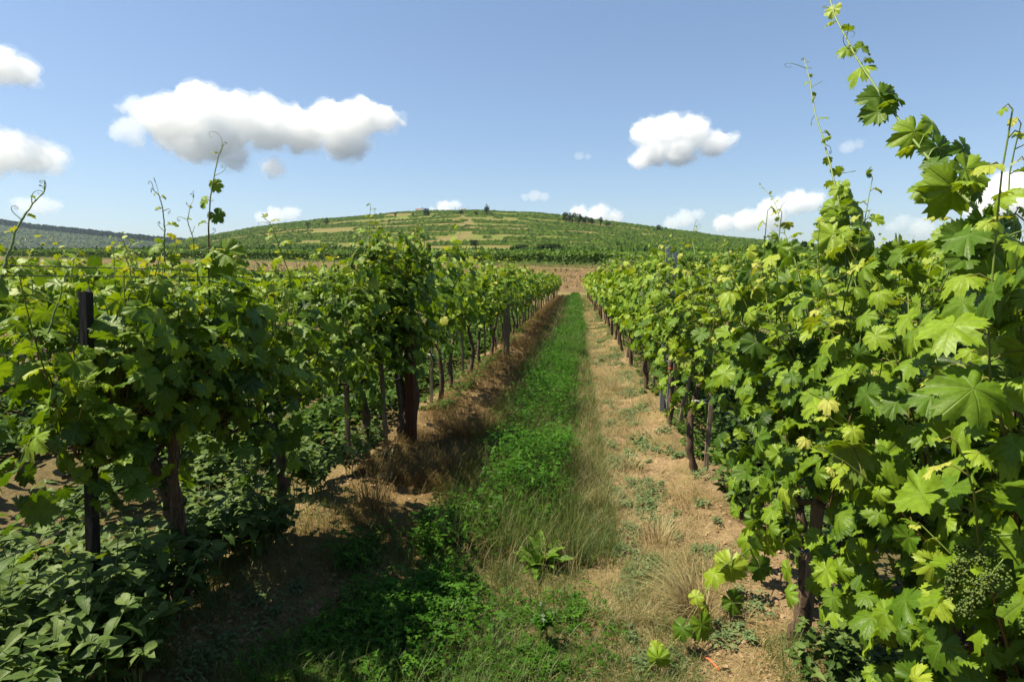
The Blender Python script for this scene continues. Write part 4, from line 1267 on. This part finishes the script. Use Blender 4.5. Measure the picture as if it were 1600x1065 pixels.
# flower cluster hanging in the right-hand vine
def cluster(px, py, x, label, seed):
    r_ = np.random.default_rng(seed); c_ = at_x(px, py, x)
    P = Parts(); S = Parts(); pts = []
    for i in range(30):
        t = i/30; a = r_.uniform(0, 6.28); ln = .03*(1-t*.75)
        b = np.array([0, 0, -.13*t]); tip = b+np.array([math.cos(a)*ln, math.sin(a)*ln, -.01])
        tube(S, [b, tip], .0006, 3, .5, cap=False)
        for k in range(16): pts.append(b+(tip-b)*r_.uniform(.3, 1.1)+r_.normal(0, .004, 3))
    tube(S, [[0, 0, .012], [0, 0, 0], [0, 0, -.13]], .0012, 4, .5)
    oc = np.array([[1, 0, 0], [-1, 0, 0], [0, 1, 0], [0, -1, 0], [0, 0, 1], [0, 0, -1]], float)
    of = [np.array([[0, 2, 4], [2, 1, 4], [1, 3, 4], [3, 0, 4], [2, 0, 5], [1, 2, 5], [3, 1, 5], [0, 3, 5]])]
    pts = np.array(pts); N = len(pts)
    stamp(P, oc, of, pts, r_.normal(0, 1, (N, 3)), r_.normal(0, 1, (N, 3)), .0031, r_.random(N))
    e = bpy.data.objects.new("flower_cluster", None); COL.objects.link(e); e.location = tuple(c_); e.rotation_euler = (.2, .3, 0)
    tag(e, label, "flower cluster")
    link("stem", S.mesh("stem"), M_shootG, e); link("bud", P.mesh("bud"), M_cluster, e)["kind"] = 'stuff'
cluster(1562, 880, .82, "green budding flower cluster hanging at the right edge", 3)
cluster(1535, 850, .84, "smaller green flower cluster left of the hanging one", 4)

# ------------------------------------------------------------------ broad-leaved weeds
def make_weed(seed, H=.55, small=False):
    r_ = np.random.default_rng(seed); L = Parts(); S = Parts()
    tm = [OVS] if small else OV
    for q in range(r_.integers(3, 6) if not small else 3):
        a = r_.uniform(0, 6.28); ln = H*r_.uniform(.6, 1.1)
        p = shoot_path([math.cos(a)*.03, math.sin(a)*.03, 0], [math.cos(a)*.35, math.sin(a)*.35, 1], 9, ln/9, .08, .08, r_)
        if not small: tube(S, p, np.linspace(.004, .0015, 10), 5, .4, cap=False)
        for i in range(2, 10):
            t = i/9
            for sgn in (0, math.pi):
                b = i*1.57+sgn+r_.normal(0, .3)
                w = np.array([math.cos(b), math.sin(b), r_.uniform(-.15, .35)])
                s = (.105 if not small else .13)*(1-.45*abs(t-.65)/.65)*r_.uniform(.6, 1.15)*H/.55
                tv, tf = tm[r_.integers(len(tm))]
                stamp(L, tv, tf, p[i]+w*.01, w, UP+r_.normal(0, .3, 3)+sd*.2, s, np.clip(r_.normal(.5, .2)+.25*(t > .85), 0, 1))
        for k in range(3):
            b = r_.uniform(0, 6.28); w = np.array([math.cos(b), math.sin(b), .7]); tv, tf = tm[r_.integers(len(tm))]
            stamp(L, tv, tf, p[-1], w, UP+w*.3, .045*H/.55, .85)
    return (S.mesh("stem") if S.n else None), L.mesh("foliage")
WV = [make_weed(i+60) for i in range(5)]
WG = "broad-leaved weeds under the vines"
def put_weed(mv, x, y, s, label):
    e = bpy.data.objects.new("broad_leaved_weed", None); COL.objects.link(e); e.location = (x, y, float(G(x, y))-.01); e.rotation_euler = (0, 0, rng.uniform(0, 6.28)); e.scale = (s, s, s*rng.uniform(.85, 1.1))
    tag(e, label, "weed", WG)
    for nme, me, mt in zip(("stem", "foliage"), mv, (M_shootG, M_broad)):
        if not me.materials: me.materials.append(mt)
        o = bpy.data.objects.new(nme, me); COL.objects.link(o); o.parent = e
n = 0
def weeds_px(cnt, poly, s0, s1, labs, seed):
    """weeds whose feet lie inside a quadrilateral of photo pixels"""
    global n
    r_ = np.random.default_rng(seed)
    for i in range(cnt):
        u, v = r_.random(2)
        p = (np.array(poly[0])*(1-u)+np.array(poly[1])*u)*(1-v)+(np.array(poly[3])*(1-u)+np.array(poly[2])*u)*v
        q = hit(p[0], p[1]); put_weed(WV[n % 5], q[0], q[1], s_ := r_.uniform(s0, s1), ("short " if s_ < s0+(s1-s0)*.3 else "tall " if s_ > s0+(s1-s0)*.7 else "middling ")+labs(p)); n += 1
def lab_corner(p):
    col_ = "left edge" if p[0] < 100 else "middle" if p[0] < 240 else "right edge"
    row_ = "front" if p[1] > 1050 else "middle" if p[1] > 950 else "back"
    return f"broad-leaved weed in the lower left clump, {col_}, {row_} row"
weeds_px(58, [(-120, 1150), (150, 1150), (400, 860), (60, 860)], .5, 1.05, lab_corner, 1)
weeds_px(8, [(200, 1000), (262, 1000), (262, 930), (200, 930)], .5, .7, lambda p: "broad-leaved weed just left of the nearest dark trunk", 2)
weeds_px(16, [(300, 905), (420, 870), (430, 820), (290, 850)], .62, .9, lambda p: "broad-leaved weed between the two nearest dark trunks on the left", 3)
weeds_px(20, [(0, 850), (480, 800), (560, 740), (200, 760)], .5, 1.05, lambda p: "broad-leaved weed behind the row of the nearest left trunks, "+("left" if p[0] < 200 else "right" if p[0] > 380 else "middle")+" part", 4)
weeds_px(14, [(430, 800), (600, 720), (600, 680), (430, 740)], .5, .75, lambda p: "broad-leaved weed left of the thin pale stake with white tie", 5)
weeds_px(20, [(1130, 800), (1260, 900), (1330, 820), (1150, 730)], .55, .8, lambda p: "broad-leaved weed right of the soil mound, "+("near" if p[1] > 800 else "far")+" side", 6)
weeds_px(20, [(1110, 730), (1260, 760), (1260, 680), (1110, 680)], .6, .8, lambda p: "broad-leaved weed behind the split trunk, "+("left" if p[0] < 1180 else "right")+" side", 7)
weeds_px(34, [(1270, 1120), (1560, 1160), (1560, 960), (1270, 960)], .38, .6, lambda p: "low weed in the shade at the lower right, "+("left" if p[0] < 1360 else "right" if p[0] > 1470 else "middle")+" part", 8)
# further off they merge into one cover
P = Parts()
def weed_cover(P, x0, x1, y0, y1, dens, hmax, size, clumpy=.45, tm=OVS):
    N = int((x1-x0)*(y1-y0)*dens)
    x = rng.uniform(x0, x1, N); y = y0+(y1-y0)*rng.random(N)**1.3
    nn = fbm(x*1.4+5, y*1.1, 3); m = nn > clumpy-.12; x, y, nn = x[m], y[m], nn[m]; N = len(x)
    h = np.clip((nn-clumpy+.2)/.35, .1, 1)*hmax*rng.uniform(.5, 1.05, N)
    a = rng.uniform(0, 6.28, N)
    w = np.stack([np.cos(a), np.sin(a), rng.uniform(-.3, .3, N)], -1)
    stamp(P, *tm, np.stack([x, y, ground_big(x, y)+h], -1), w, UP+rng.normal(0, .35, (N, 3))+sd*.2, size*rng.uniform(.6, 1.2, N), np.clip(rng.normal(.5, .22, N), 0, 1))
weed_cover(P, 1.5, 3.6, 3.6, 9, 1500, .42, .085)
weed_cover(P, 1.4, 3.7, 9, 26, 420, .40, .12)
weed_cover(P, -4.3, -2.1, 4.5, 12, 900, .45, .085)
weed_cover(P, -4.3, -1.9, 12, 30, 300, .4, .13)
weed_cover(P, -8, -4.6, 4, 14, 260, .35, .12)
weed_cover(P, 4.2, 7, 5, 18, 300, .4, .12)
weed_cover(P, 1.05, 1.6, 5, 20, 500, .2, .06, .4)
weed_cover(P, -2.2, -1.5, 6.5, 22, 420, .2, .06, .45)
tag(link("weeds", P.mesh("weeds"), M_broadS), "low leafy weeds covering the ground between the outer vine rows", "weeds", kind='stuff')

# ------------------------------------------------------------------ grass, clover, dry stalks
def blades(P, x, y, h, az, lean, w, rnd, seg=3, z=None):
    N = len(x); z = G(x, y) if z is None else z
    d = np.stack([np.cos(az), np.sin(az), np.zeros(N)], -1); sdv = np.stack([-np.sin(az+rng.normal(0, .8, N)), np.cos(az), np.zeros(N)], -1)
    V = np.zeros((N, seg*2+1, 3)); b = np.stack([x, y, z-.01], -1)
    for i in range(seg+1):
        t = i/seg
        c_ = b+np.array([0, 0, 1])*(h*t*(1-.35*np.clip(lean, 0, 2)*t))[:, None]+d*(h*lean*t*t)[:, None]
        if i < seg:
            V[:, 2*i] = c_-sdv*(w*(1-t*.75)/2)[:, None]; V[:, 2*i+1] = c_+sdv*(w*(1-t*.75)/2)[:, None]
        else: V[:, 2*seg] = c_
    q = np.array([[2*i, 2*i+1, 2*i+3, 2*i+2] for i in range(seg-1)]).reshape(-1, 4)
    t3 = np.array([[2*seg-2, 2*seg-1, 2*seg]])
    off = (np.arange(N)*(2*seg+1))[:, None, None]
    P.add(V.reshape(-1, 3), [(q[None]+off).reshape(-1, 4), (t3[None]+off).reshape(-1, 3)], np.repeat(rnd, 2*seg+1))

def scatter(x0, x1, y0, y1, n, pw=1.6, noise=None, thr=.5, sc_=1.):
    x = rng.uniform(x0, x1, n); y = y0+(y1-y0)*rng.random(n)**pw
    if noise:
        m = fbm(x*noise, y*noise*.8+7, 3)+rng.normal(0, .03, n) > thr; x, y = x[m], y[m]
    return x, y

# dry grass
P = Parts()
for (x0, x1, y0, y1, n, thr, h, lean) in [(.08, .85, 2.6, 30, 42000, .42, .09, .9), (.35, 1.0, 2.0, 12, 12000, .48, .06, 1.2), (-1.0, .5, 1.9, 3.8, 11000, .42, .07, 1.2), (.0, .35, 4, 40, 9000, .4, .15, .5), (-.8, .1, 3, 30, 12000, .46, .24, .5)]:
    x, y = scatter(x0, x1, y0, y1, n, 1.8, 1.7, thr)
    N = len(x); f = np.clip(y/8, 1, 4)
    blades(P, x, y, h*rng.uniform(.4, 1.3, N)*(1+.1*f), rng.uniform(0, 6.28, N), lean*rng.uniform(.3, 1.8, N), .0022*f*rng.uniform(.7, 1.3, N), np.clip(rng.normal(.55, .25, N), 0, 1))
# straw lying flat
x, y = scatter(-1.6, 1.1, 1.9, 14, 20000, 1.5, 1.2, .45); N = len(x)
blades(P, x, y, rng.uniform(.008, .02, N), rng.uniform(0, 6.28, N), rng.uniform(4, 12, N), .0022*np.clip(y/5, 1, 3), rng.random(N), z=G(x, y)+.012)
x, y = scatter(-1.7, 1.2, 1.9, 9, 1100, 1.5); N = len(x)
blades(P, x, y, rng.uniform(.01, .03, N), rng.uniform(0, 6.28, N), rng.uniform(4, 9, N), np.full(N, .0045), rng.random(N)*.8, z=G(x, y)+.014)
tag(link("dry_grass", P.mesh("dry_grass"), M_dry), "straw-coloured dry grass scattered along the right wheel track", "dry grass", kind='stuff')
P = Parts()
for (x0, x1, y0, y1, n, thr, h, lean) in [(-1.75, -.75, 4.2, 30, 40000, .36, .20, .55), (-1.6, -.8, 3.4, 6.4, 9000, .38, .16, .7), (-1.9, -.8, 1.9, 3.6, 5000, .44, .10, 1.), (-1.7, -1.1, 30, 54, 5000, .3, .25, .5)]:
    x, y = scatter(x0, x1, y0, y1, n, 1.7, 1.3, thr)
    N = len(x); f = np.clip(y/7, 1, 4)
    blades(P, x, y, h*rng.uniform(.4, 1.3, N), rng.uniform(0, 6.28, N), lean*rng.uniform(.3, 1.8, N), .0022*f*rng.uniform(.7, 1.3, N), np.clip(rng.normal(.5, .25, N), 0, 1))
tag(link("brown_grass", P.mesh("brown_grass"), M_brown), "brown withered grass along the foot of the left row", "dry grass", kind='stuff')
# green grass
P = Parts()
for (x0, x1, y0, y1, n, thr, h, lean) in [(-.45, .55, 1.85, 3.3, 12000, .43, .10, .6), (-.9, .05, 3.2, 14, 12000, .40, .30, .35), (-1.3, -.3, 1.9, 3.4, 4500, .4, .16, .5), (-1.9, -.9, 1.9, 3.9, 5000, .42, .13, .7), (-.7, .25, 12, 50, 14000, .35, .30, .3), (.0, .3, 3.2, 30, 16000, .38, .16, .5), (.1, 1.05, 3, 30, 30000, .45, .07, .7), (-1.05, -.8, 4, 30, 6000, .42, .16, .5),
                                     (.85, 1.3, 1.7, 2.5, 4200, .35, .10, .6), (-3.4, -1.6, 1.9, 2.6, 2500, .45, .14, .5), (-1.3, 1.0, 30, 55, 5000, .4, .22, .4)]:
    x, y = scatter(x0, x1, y0, y1, n, 1.7, 1.9, thr)
    N = len(x); f = np.clip(y/6, 1, 4)
    blades(P, x, y, h*rng.uniform(.4, 1.35, N)*(1+.05*f), rng.uniform(0, 6.28, N), lean*rng.uniform(.3, 1.8, N), .0032*f*rng.uniform(.6, 1.3, N), np.clip(rng.normal(.5, .22, N), 0, 1))
tag(link("grass", P.mesh("grass"), M_grass), "green grass blades edging the clover strip and the near ground", "grass", kind='stuff')

# clover / lucerne strip: short leafy stems
def lucerne(P, x, y, H, nl, s):
    N = len(x); xr = np.repeat(x, nl); yr = np.repeat(y, nl); Hr = np.repeat(H, nl)
    lx = np.repeat(rng.normal(0, .25, N), nl); ly = np.repeat(rng.normal(0, .25, N), nl)
    t = rng.uniform(.25, 1, N*nl)**.7; a = rng.uniform(0, 6.28, N*nl)
    z = Hr*t; rad = .03+.02*rng.random(N*nl)
    pos = np.stack([xr+lx*z+np.cos(a)*rad, yr+ly*z+np.sin(a)*rad, G(xr, yr)+z], -1)
    w = np.stack([np.cos(a), np.sin(a), rng.uniform(-.2, .5, N*nl)], -1)
    stamp(P, *TF, pos, w, UP+w*.3+rng.normal(0, .35, (N*nl, 3)), np.repeat(s, nl)*rng.uniform(.6, 1.25, N*nl), np.clip(rng.normal(.5, .2, N*nl)+.2*(t > .9), 0, 1))
P = Parts()
def edge_noise(x, y): return (fbm(x*.1+y*1.3, y*.9, 3)-.5)*.35
n = 4700; x = rng.uniform(-1.1, .2, n); y = 3.3+8.7*rng.random(n)**1.4
dr = .35*sst(6, 20, y); m = (x > -.74+dr+1.4*edge_noise(x, y)) & (x < -.04+dr*.8+edge_noise(x+50, y)*.8) & ((y > 3.65+(rng.random(n)*.3)) | (x < -.15)) & ((np.abs(y-6.3) > .35) | (rng.random(n) < .3)) & (fbm(x*2.2+3, y*1.8, 3) > .38); x, y = x[m], y[m]
H = (.02+.56*fbm(x*2.6, y*2.0, 3))*(1-.45*np.exp(-((y-5.6)/.35)**2))*np.clip((y-3.1)/.8, .35, 1)
lucerne(P, x, y, H*rng.uniform(.75, 1.1, len(x)), 13, np.full(len(x), .024))
n = 6800; y = 12+43*rng.random(n)**1.7; x = rng.uniform(-1.0, .5, n)
dr = .35*sst(6, 20, y); m = (fbm(x*3, y*.8, 2) > .3) & (x > -.76+dr+edge_noise(x, y)*1.2) & (x < -.03+dr*.8+edge_noise(x+50, y)*.5); x, y = x[m], y[m]
lucerne(P, x, y, rng.uniform(.15, .3, len(x)), 8, .03*np.clip(y/12, 1, 3.2))
# near clumps
for (px_, py_, rx, ry, n, h) in [(640, 975, .26, .22, 380, .15), (520, 1010, .16, .2, 110, .12), (470, 1050, .2, .15, 90, .10), (560, 880, .1, .2, 70, .14), (690, 930, .16, .16, 160, .13), (600, 1050, .22, .16, 160, .10), (700, 850, .2, .3, 240, .20), (610, 960, .14, .14, 100, .16), (760, 1050, .2, .16, 90, .06), (900, 960, .16, .2, 60, .05), (860, 1040, .2, .12, 60, .05), (800, 960, .2, .15, 50, .04)]:
    q_ = hit(px_, py_); cx_, cy_ = q_[0], q_[1]
    x = rng.normal(cx_, rx*.55, n); y = rng.normal(cy_, ry*.55, n)
    lucerne(P, x, y, h*rng.uniform(.4, 1.1, n), 9, np.full(n, .024))
tag(link("clover", P.mesh("clover"), M_clover), "lush green clover strip running down the middle of the aisle", "clover", kind='stuff')

# creeping grey-green weeds on the soil
P = Parts()
cs = []
for px, py, r in [(985, 760, .16), (1000, 790, .15), (995, 870, .10), (1025, 890, .07), (990, 910, .07), (975, 930, .09), (988, 905, .08), (985, 1000, .05), (1010, 700, .14), (1000, 690, .12), (1095, 740, .08), (1015, 770, .12), (985, 615, .25),
                   (1180, 950, .08), (1150, 945, .05), (960, 560, .3), (980, 590, .25), (400, 940, .09), (430, 965, .12), (350, 1000, .12), (330, 1030, .12), (300, 1050, .1), (470, 920, .06), (1000, 640, .2)]:
    q = hit(px, py); cs.append((q[0], q[1], r))
for i in range(40): cs.append((random.uniform(.25, .95), random.uniform(2.1, 6), random.uniform(.03, .09)))
for i in range(56):
    yy = 5+20*random.random()**1.5; cs.append((random.uniform(.4, 1.0), yy, random.uniform(.05, .16)))
for (cx_, cy_, r) in cs:
    n = int(170*(r/.1)**1.3*(1 if cy_ < 5 else .5)); a = rng.uniform(0, 6.28, n); rr = r*rng.random(n)**.9*(.6+.8*rng.random())
    x = cx_+np.cos(a)*rr; y = cy_+np.sin(a)*rr*1.5
    b = rng.uniform(0, 6.28, n); w = np.stack([np.cos(b), np.sin(b), rng.uniform(0, .4, n)], -1)
    stamp(P, *OVS, np.stack([x, y, G(x, y)+rng.uniform(.005, .04, n)], -1), w, UP+rng.normal(0, .25, (n, 3)), rng.uniform(.014, .028, n)*(1 if cy_ < 5 else 1.5), rng.random(n))
tag(link("creeping_weeds", P.mesh("creeping_weeds"), M_grey), "grey-green creeping weeds in mats on the bare soil", "weeds", kind='stuff')

# clods and pebbles
tv = np.array([[1, 0, 0], [-1, 0, 0], [0, 1, 0], [0, -1, 0], [0, 0, .7], [.6, .6, .4], [-.6, .6, .35], [.6, -.6, .45], [-.6, -.6, .3]], float)
tf = [np.array([[0, 5, 4], [5, 2, 4], [2, 6, 4], [6, 1, 4], [1, 8, 4], [8, 3, 4], [3, 7, 4], [7, 0, 4]])]
P = Parts(); x1, y1 = scatter(.3, 1.3, 1.8, 9, 7000, 1.7, 1.6, .42); x2, y2 = scatter(-2.1, -1.0, 2.0, 7, 6000, 1.5, 1.5, .42); x = np.r_[x1, x2]; y = np.r_[y1, y2]; N = len(x)
a = rng.uniform(0, 6.28, N)
stamp(P, tv, tf, np.stack([x, y, G(x, y)-.003], -1), np.stack([np.cos(a), np.sin(a), rng.normal(0, .3, N)], -1), UP+rng.normal(0, .3, (N, 3)), .003+.014*rng.random(N)**4+.003, rng.random(N))
M_clod = leaf_mat("clod_soil", [(0, (.26, .16, .085)), (1, (.48, .33, .20))], transl=0, rough=.95, spec=.1)
tag(link("soil_clods", P.mesh("soil_clods", False), M_clod), "small clods and crumbs of tan soil along the vine rows", "soil clods", kind='stuff')

# ------------------------------------------------------------------ single plants on the aisle floor
def dock(px, py, label, s=1., n=24):
    q = hit(px, py); r_ = np.random.default_rng(8)
    V = []; seg = 10
    for i in range(seg+1):
        t = i/seg; w = .15*math.sin(math.pi*min(1, t*.9+.07))**.8*(1+.12*(i % 2))
        for u in (-1, -.5, 0, .5, 1): V.append([u*w, t, .35*abs(u)*w*1.2+.03*math.sin(i*2.1+u*3)*abs(u)-.30*t*t+.10*t])
    F = [[i*5+j, i*5+j+1, i*5+j+6, i*5+j+5] for i in range(seg) for j in range(4)]
    L = Parts()
    for i in range(n):
        a = i*2.4+r_.normal(0, .2); el = .25+.9*(i/n)+r_.normal(0, .08)
        w = np.array([math.cos(a)*math.cos(el), math.sin(a)*math.cos(el), math.sin(el)])
        nr = np.array([-math.cos(a)*math.sin(el), -math.sin(a)*math.sin(el), math.cos(el)])+r_.normal(0, .15, 3)
        stamp(L, np.array(V), [np.array(F)], w*.015, w, nr, s*r_.uniform(.14, .22), np.clip(r_.normal(.68, .1), 0, 1))
    e = bpy.data.objects.new("dock_plant", None); COL.objects.link(e); e.location = (q[0], q[1], float(G(q[0], q[1])))
    tag(e, label, "dock plant")
    m = leaf_mat("dock_leaf", [(0, (.04, .11, .012)), (.7, (.15, .30, .03)), (1, (.24, .40, .06))], rough=.5, spec=.12, veins=True, vang=(0,))
    link("foliage", L.mesh("foliage"), m, e)
dock(842, 886, "bright green rosette of long upright leaves at the clover's near end", .95)

def tuft(px, py, n, h, r, lean, mat, label, dirx=0., seed=0, name="dry_grass_tuft", heads=0):
    q = hit(px, py); N = n; P = Parts()
    x = rng.normal(0, r, N); y = rng.normal(0, r, N); az = np.arctan2(y, x+dirx*.05)+rng.normal(0, .5, N)
    blades(P, x, y, h*rng.uniform(.45, 1.1, N), az, lean*rng.uniform(.2, 1.5, N), np.full(N, .0042), np.clip(rng.normal(.66, .25, N), 0, 1), seg=4, z=np.zeros(N))
    tag(link(name, P.mesh(name), mat, None, (q[0], q[1], float(G(q[0], q[1])))), label, "grass tuft", "dry grass tufts")
tuft(1085, 972, 420, .36, .03, .75, M_dry, "biggest pale straw tuft on the right track behind the hanging shoot", -1.)
tuft(1030, 850, 200, .20, .05, .5, M_dry, "smaller straw tuft above the biggest one")
tuft(985, 735, 160, .22, .06, .6, M_dry, "straw tuft beside the creeping weeds halfway up the right track")
tuft(968, 612, 260, .24, .12, .5, M_dry, "wide straw tuft near the low branch on the right")
tuft(700, 745, 420, .34, .10, .6, M_brown, "reddish brown tuft beside the rust brown post")
tuft(735, 690, 480, .42, .13, .5, M_brown, "tallest brown tuft shading into the dark by the left row")
tuft(585, 800, 170, .36, .06, .45, M_brown, "brown tuft with pale seed stalks left of the clover")
tuft(1090, 790, 200, .12, .10, 1.4, M_brown, "flattened brown straw heap below the soil mound")
# seed stalks with ears
def ears(px, py, n, h, label, seed):
    q = hit(px, py); r_ = np.random.default_rng(seed); P = Parts()
    for i in range(n):
        a = r_.uniform(0, 6.28); L_ = h*r_.uniform(.7, 1.1)
        pt = spline([[0, 0, 0], [math.cos(a)*.04, math.sin(a)*.04, L_*.5], [math.cos(a)*.14, math.sin(a)*.14, L_]], 8)+[r_.normal(0, .03), r_.normal(0, .03), 0]
        tube(P, pt, .001, 3, .7, cap=False)
        for k in range(12):
            t = pt[-1]+(pt[-1]-pt[-2])*(.06*k-.2)*1.5
            stamp(P, *OVS, t, (pt[-1]-pt[-2])+r_.normal(0, .01, 3), r_.normal(0, 1, 3), .02, .9)
    tag(link("seed_stalk", P.mesh("seed_stalk"), M_dry, None, (q[0], q[1], float(G(q[0], q[1])))), label, "grass stalk")
ears(592, 800, 6, .42, "dry stalks with seed ears rising left of the clover strip", 1)
# slender green plants before the clover
def stemmy(px, py, h, n, label, seed, flower=False):
    q = hit(px, py); r_ = np.random.default_rng(seed); S = Parts(); L = Parts(); Fl = Parts()
    for i in range(n):
        a = r_.uniform(0, 6.28)
        p = shoot_path([r_.normal(0, .02), r_.normal(0, .02), 0], [math.cos(a)*.3, math.sin(a)*.3, 1], 10, h/10*r_.uniform(.7, 1.1), .02, .1, r_)
        tube(S, p, np.linspace(.0022, .001, 11), 4, .4, cap=False)
        for j in range(1, 11):
            for s_ in range(3):
                b = r_.uniform(0, 6.28); w = np.array([math.cos(b), math.sin(b), .3]); tv_, tf_ = OVS
                stamp(L, tv_, tf_, p[j]+w*.005, w, UP+w*.2+r_.normal(0, .3, 3), r_.uniform(.02, .042)*(1.15-j*.06), r_.random())
        if flower:
            for k in range(9):
                v = r_.normal(0, 1, 3); stamp(Fl, *OVS, p[-1]+v*.002, v+UP, v, .009, r_.random())
    e = bpy.data.objects.new("slender_weed", None); COL.objects.link(e); e.location = (q[0], q[1], float(G(q[0], q[1])))
    tag(e, label, "weed")
    link("stem", S.mesh("stem"), M_shootG, e); link("foliage", L.mesh("foliage"), M_clover, e)
    if Fl.n: link("flower", Fl.mesh("flower"), M_white, e)
stemmy(690, 880, .34, 3, "slender upright weed left of the clover strip's near end", 1)
stemmy(660, 860, .28, 3, "leaning slender weed left of the tallest slender one", 2)
stemmy(1345, 1010, .36, 4, "white-flowered weed in the shade at the lower right", 3, True)
stemmy(1130, 690, .40, 3, "white-tipped weed behind the split trunk on the right", 4, True)
stemmy(850, 1010, .10, 4, "low clover with a white flower head in the near grass", 5, True)
stemmy(770, 850, .2, 3, "small weed with a white flower at the clover's shaded edge", 6, True)
# dead twig on the soil
q = hit(965, 950); q2 = hit(982, 925); P = Parts()
c_ = np.array([q[0], q[1], float(G(q[0], q[1]))])
tube(P, spline([[0, 0, .01], (q2-c_)*.5+[0.01, 0, .03], q2-c_+[0, 0, .04]], 8), np.linspace(.004, .002, 8), 5)
tube(P, [(q2-c_)*.5+[0.01, 0, .03], (q2-c_)*.6+[.05, .02, .05]], .002, 4)
tag(link("twig", P.mesh("twig"), M_bark, None, tuple(c_)), "dead forked twig lying on the soil right of the grass", "twig")

# ------------------------------------------------------------------ haze
hb = np.array([[-2500, -70, -60], [2500, -70, -60], [2500, 2450, -60], [-2500, 2450, -60], [-2500, -70, 190], [2500, -70, 190], [2500, 2450, 190], [-2500, 2450, 190]], float)
hf = np.array([[0, 3, 2, 1], [4, 5, 6, 7], [0, 1, 5, 4], [1, 2, 6, 5], [2, 3, 7, 6], [3, 0, 4, 7]])
m, nt, out = nodes("air")
pv = nd(nt, "ShaderNodeVolumePrincipled", {'Color': (.6, .76, 1, 1), 'Density': HAZE, 'Anisotropy': .2})
nt.links.new(pv.outputs[0], out.inputs['Volume'])
if HAZE > 0:
    hz = link("haze", mesh_np("haze", hb, hf, smooth=False), m)
    tag(hz, "thin summer haze fading the farthest ridge", None, kind='stuff')
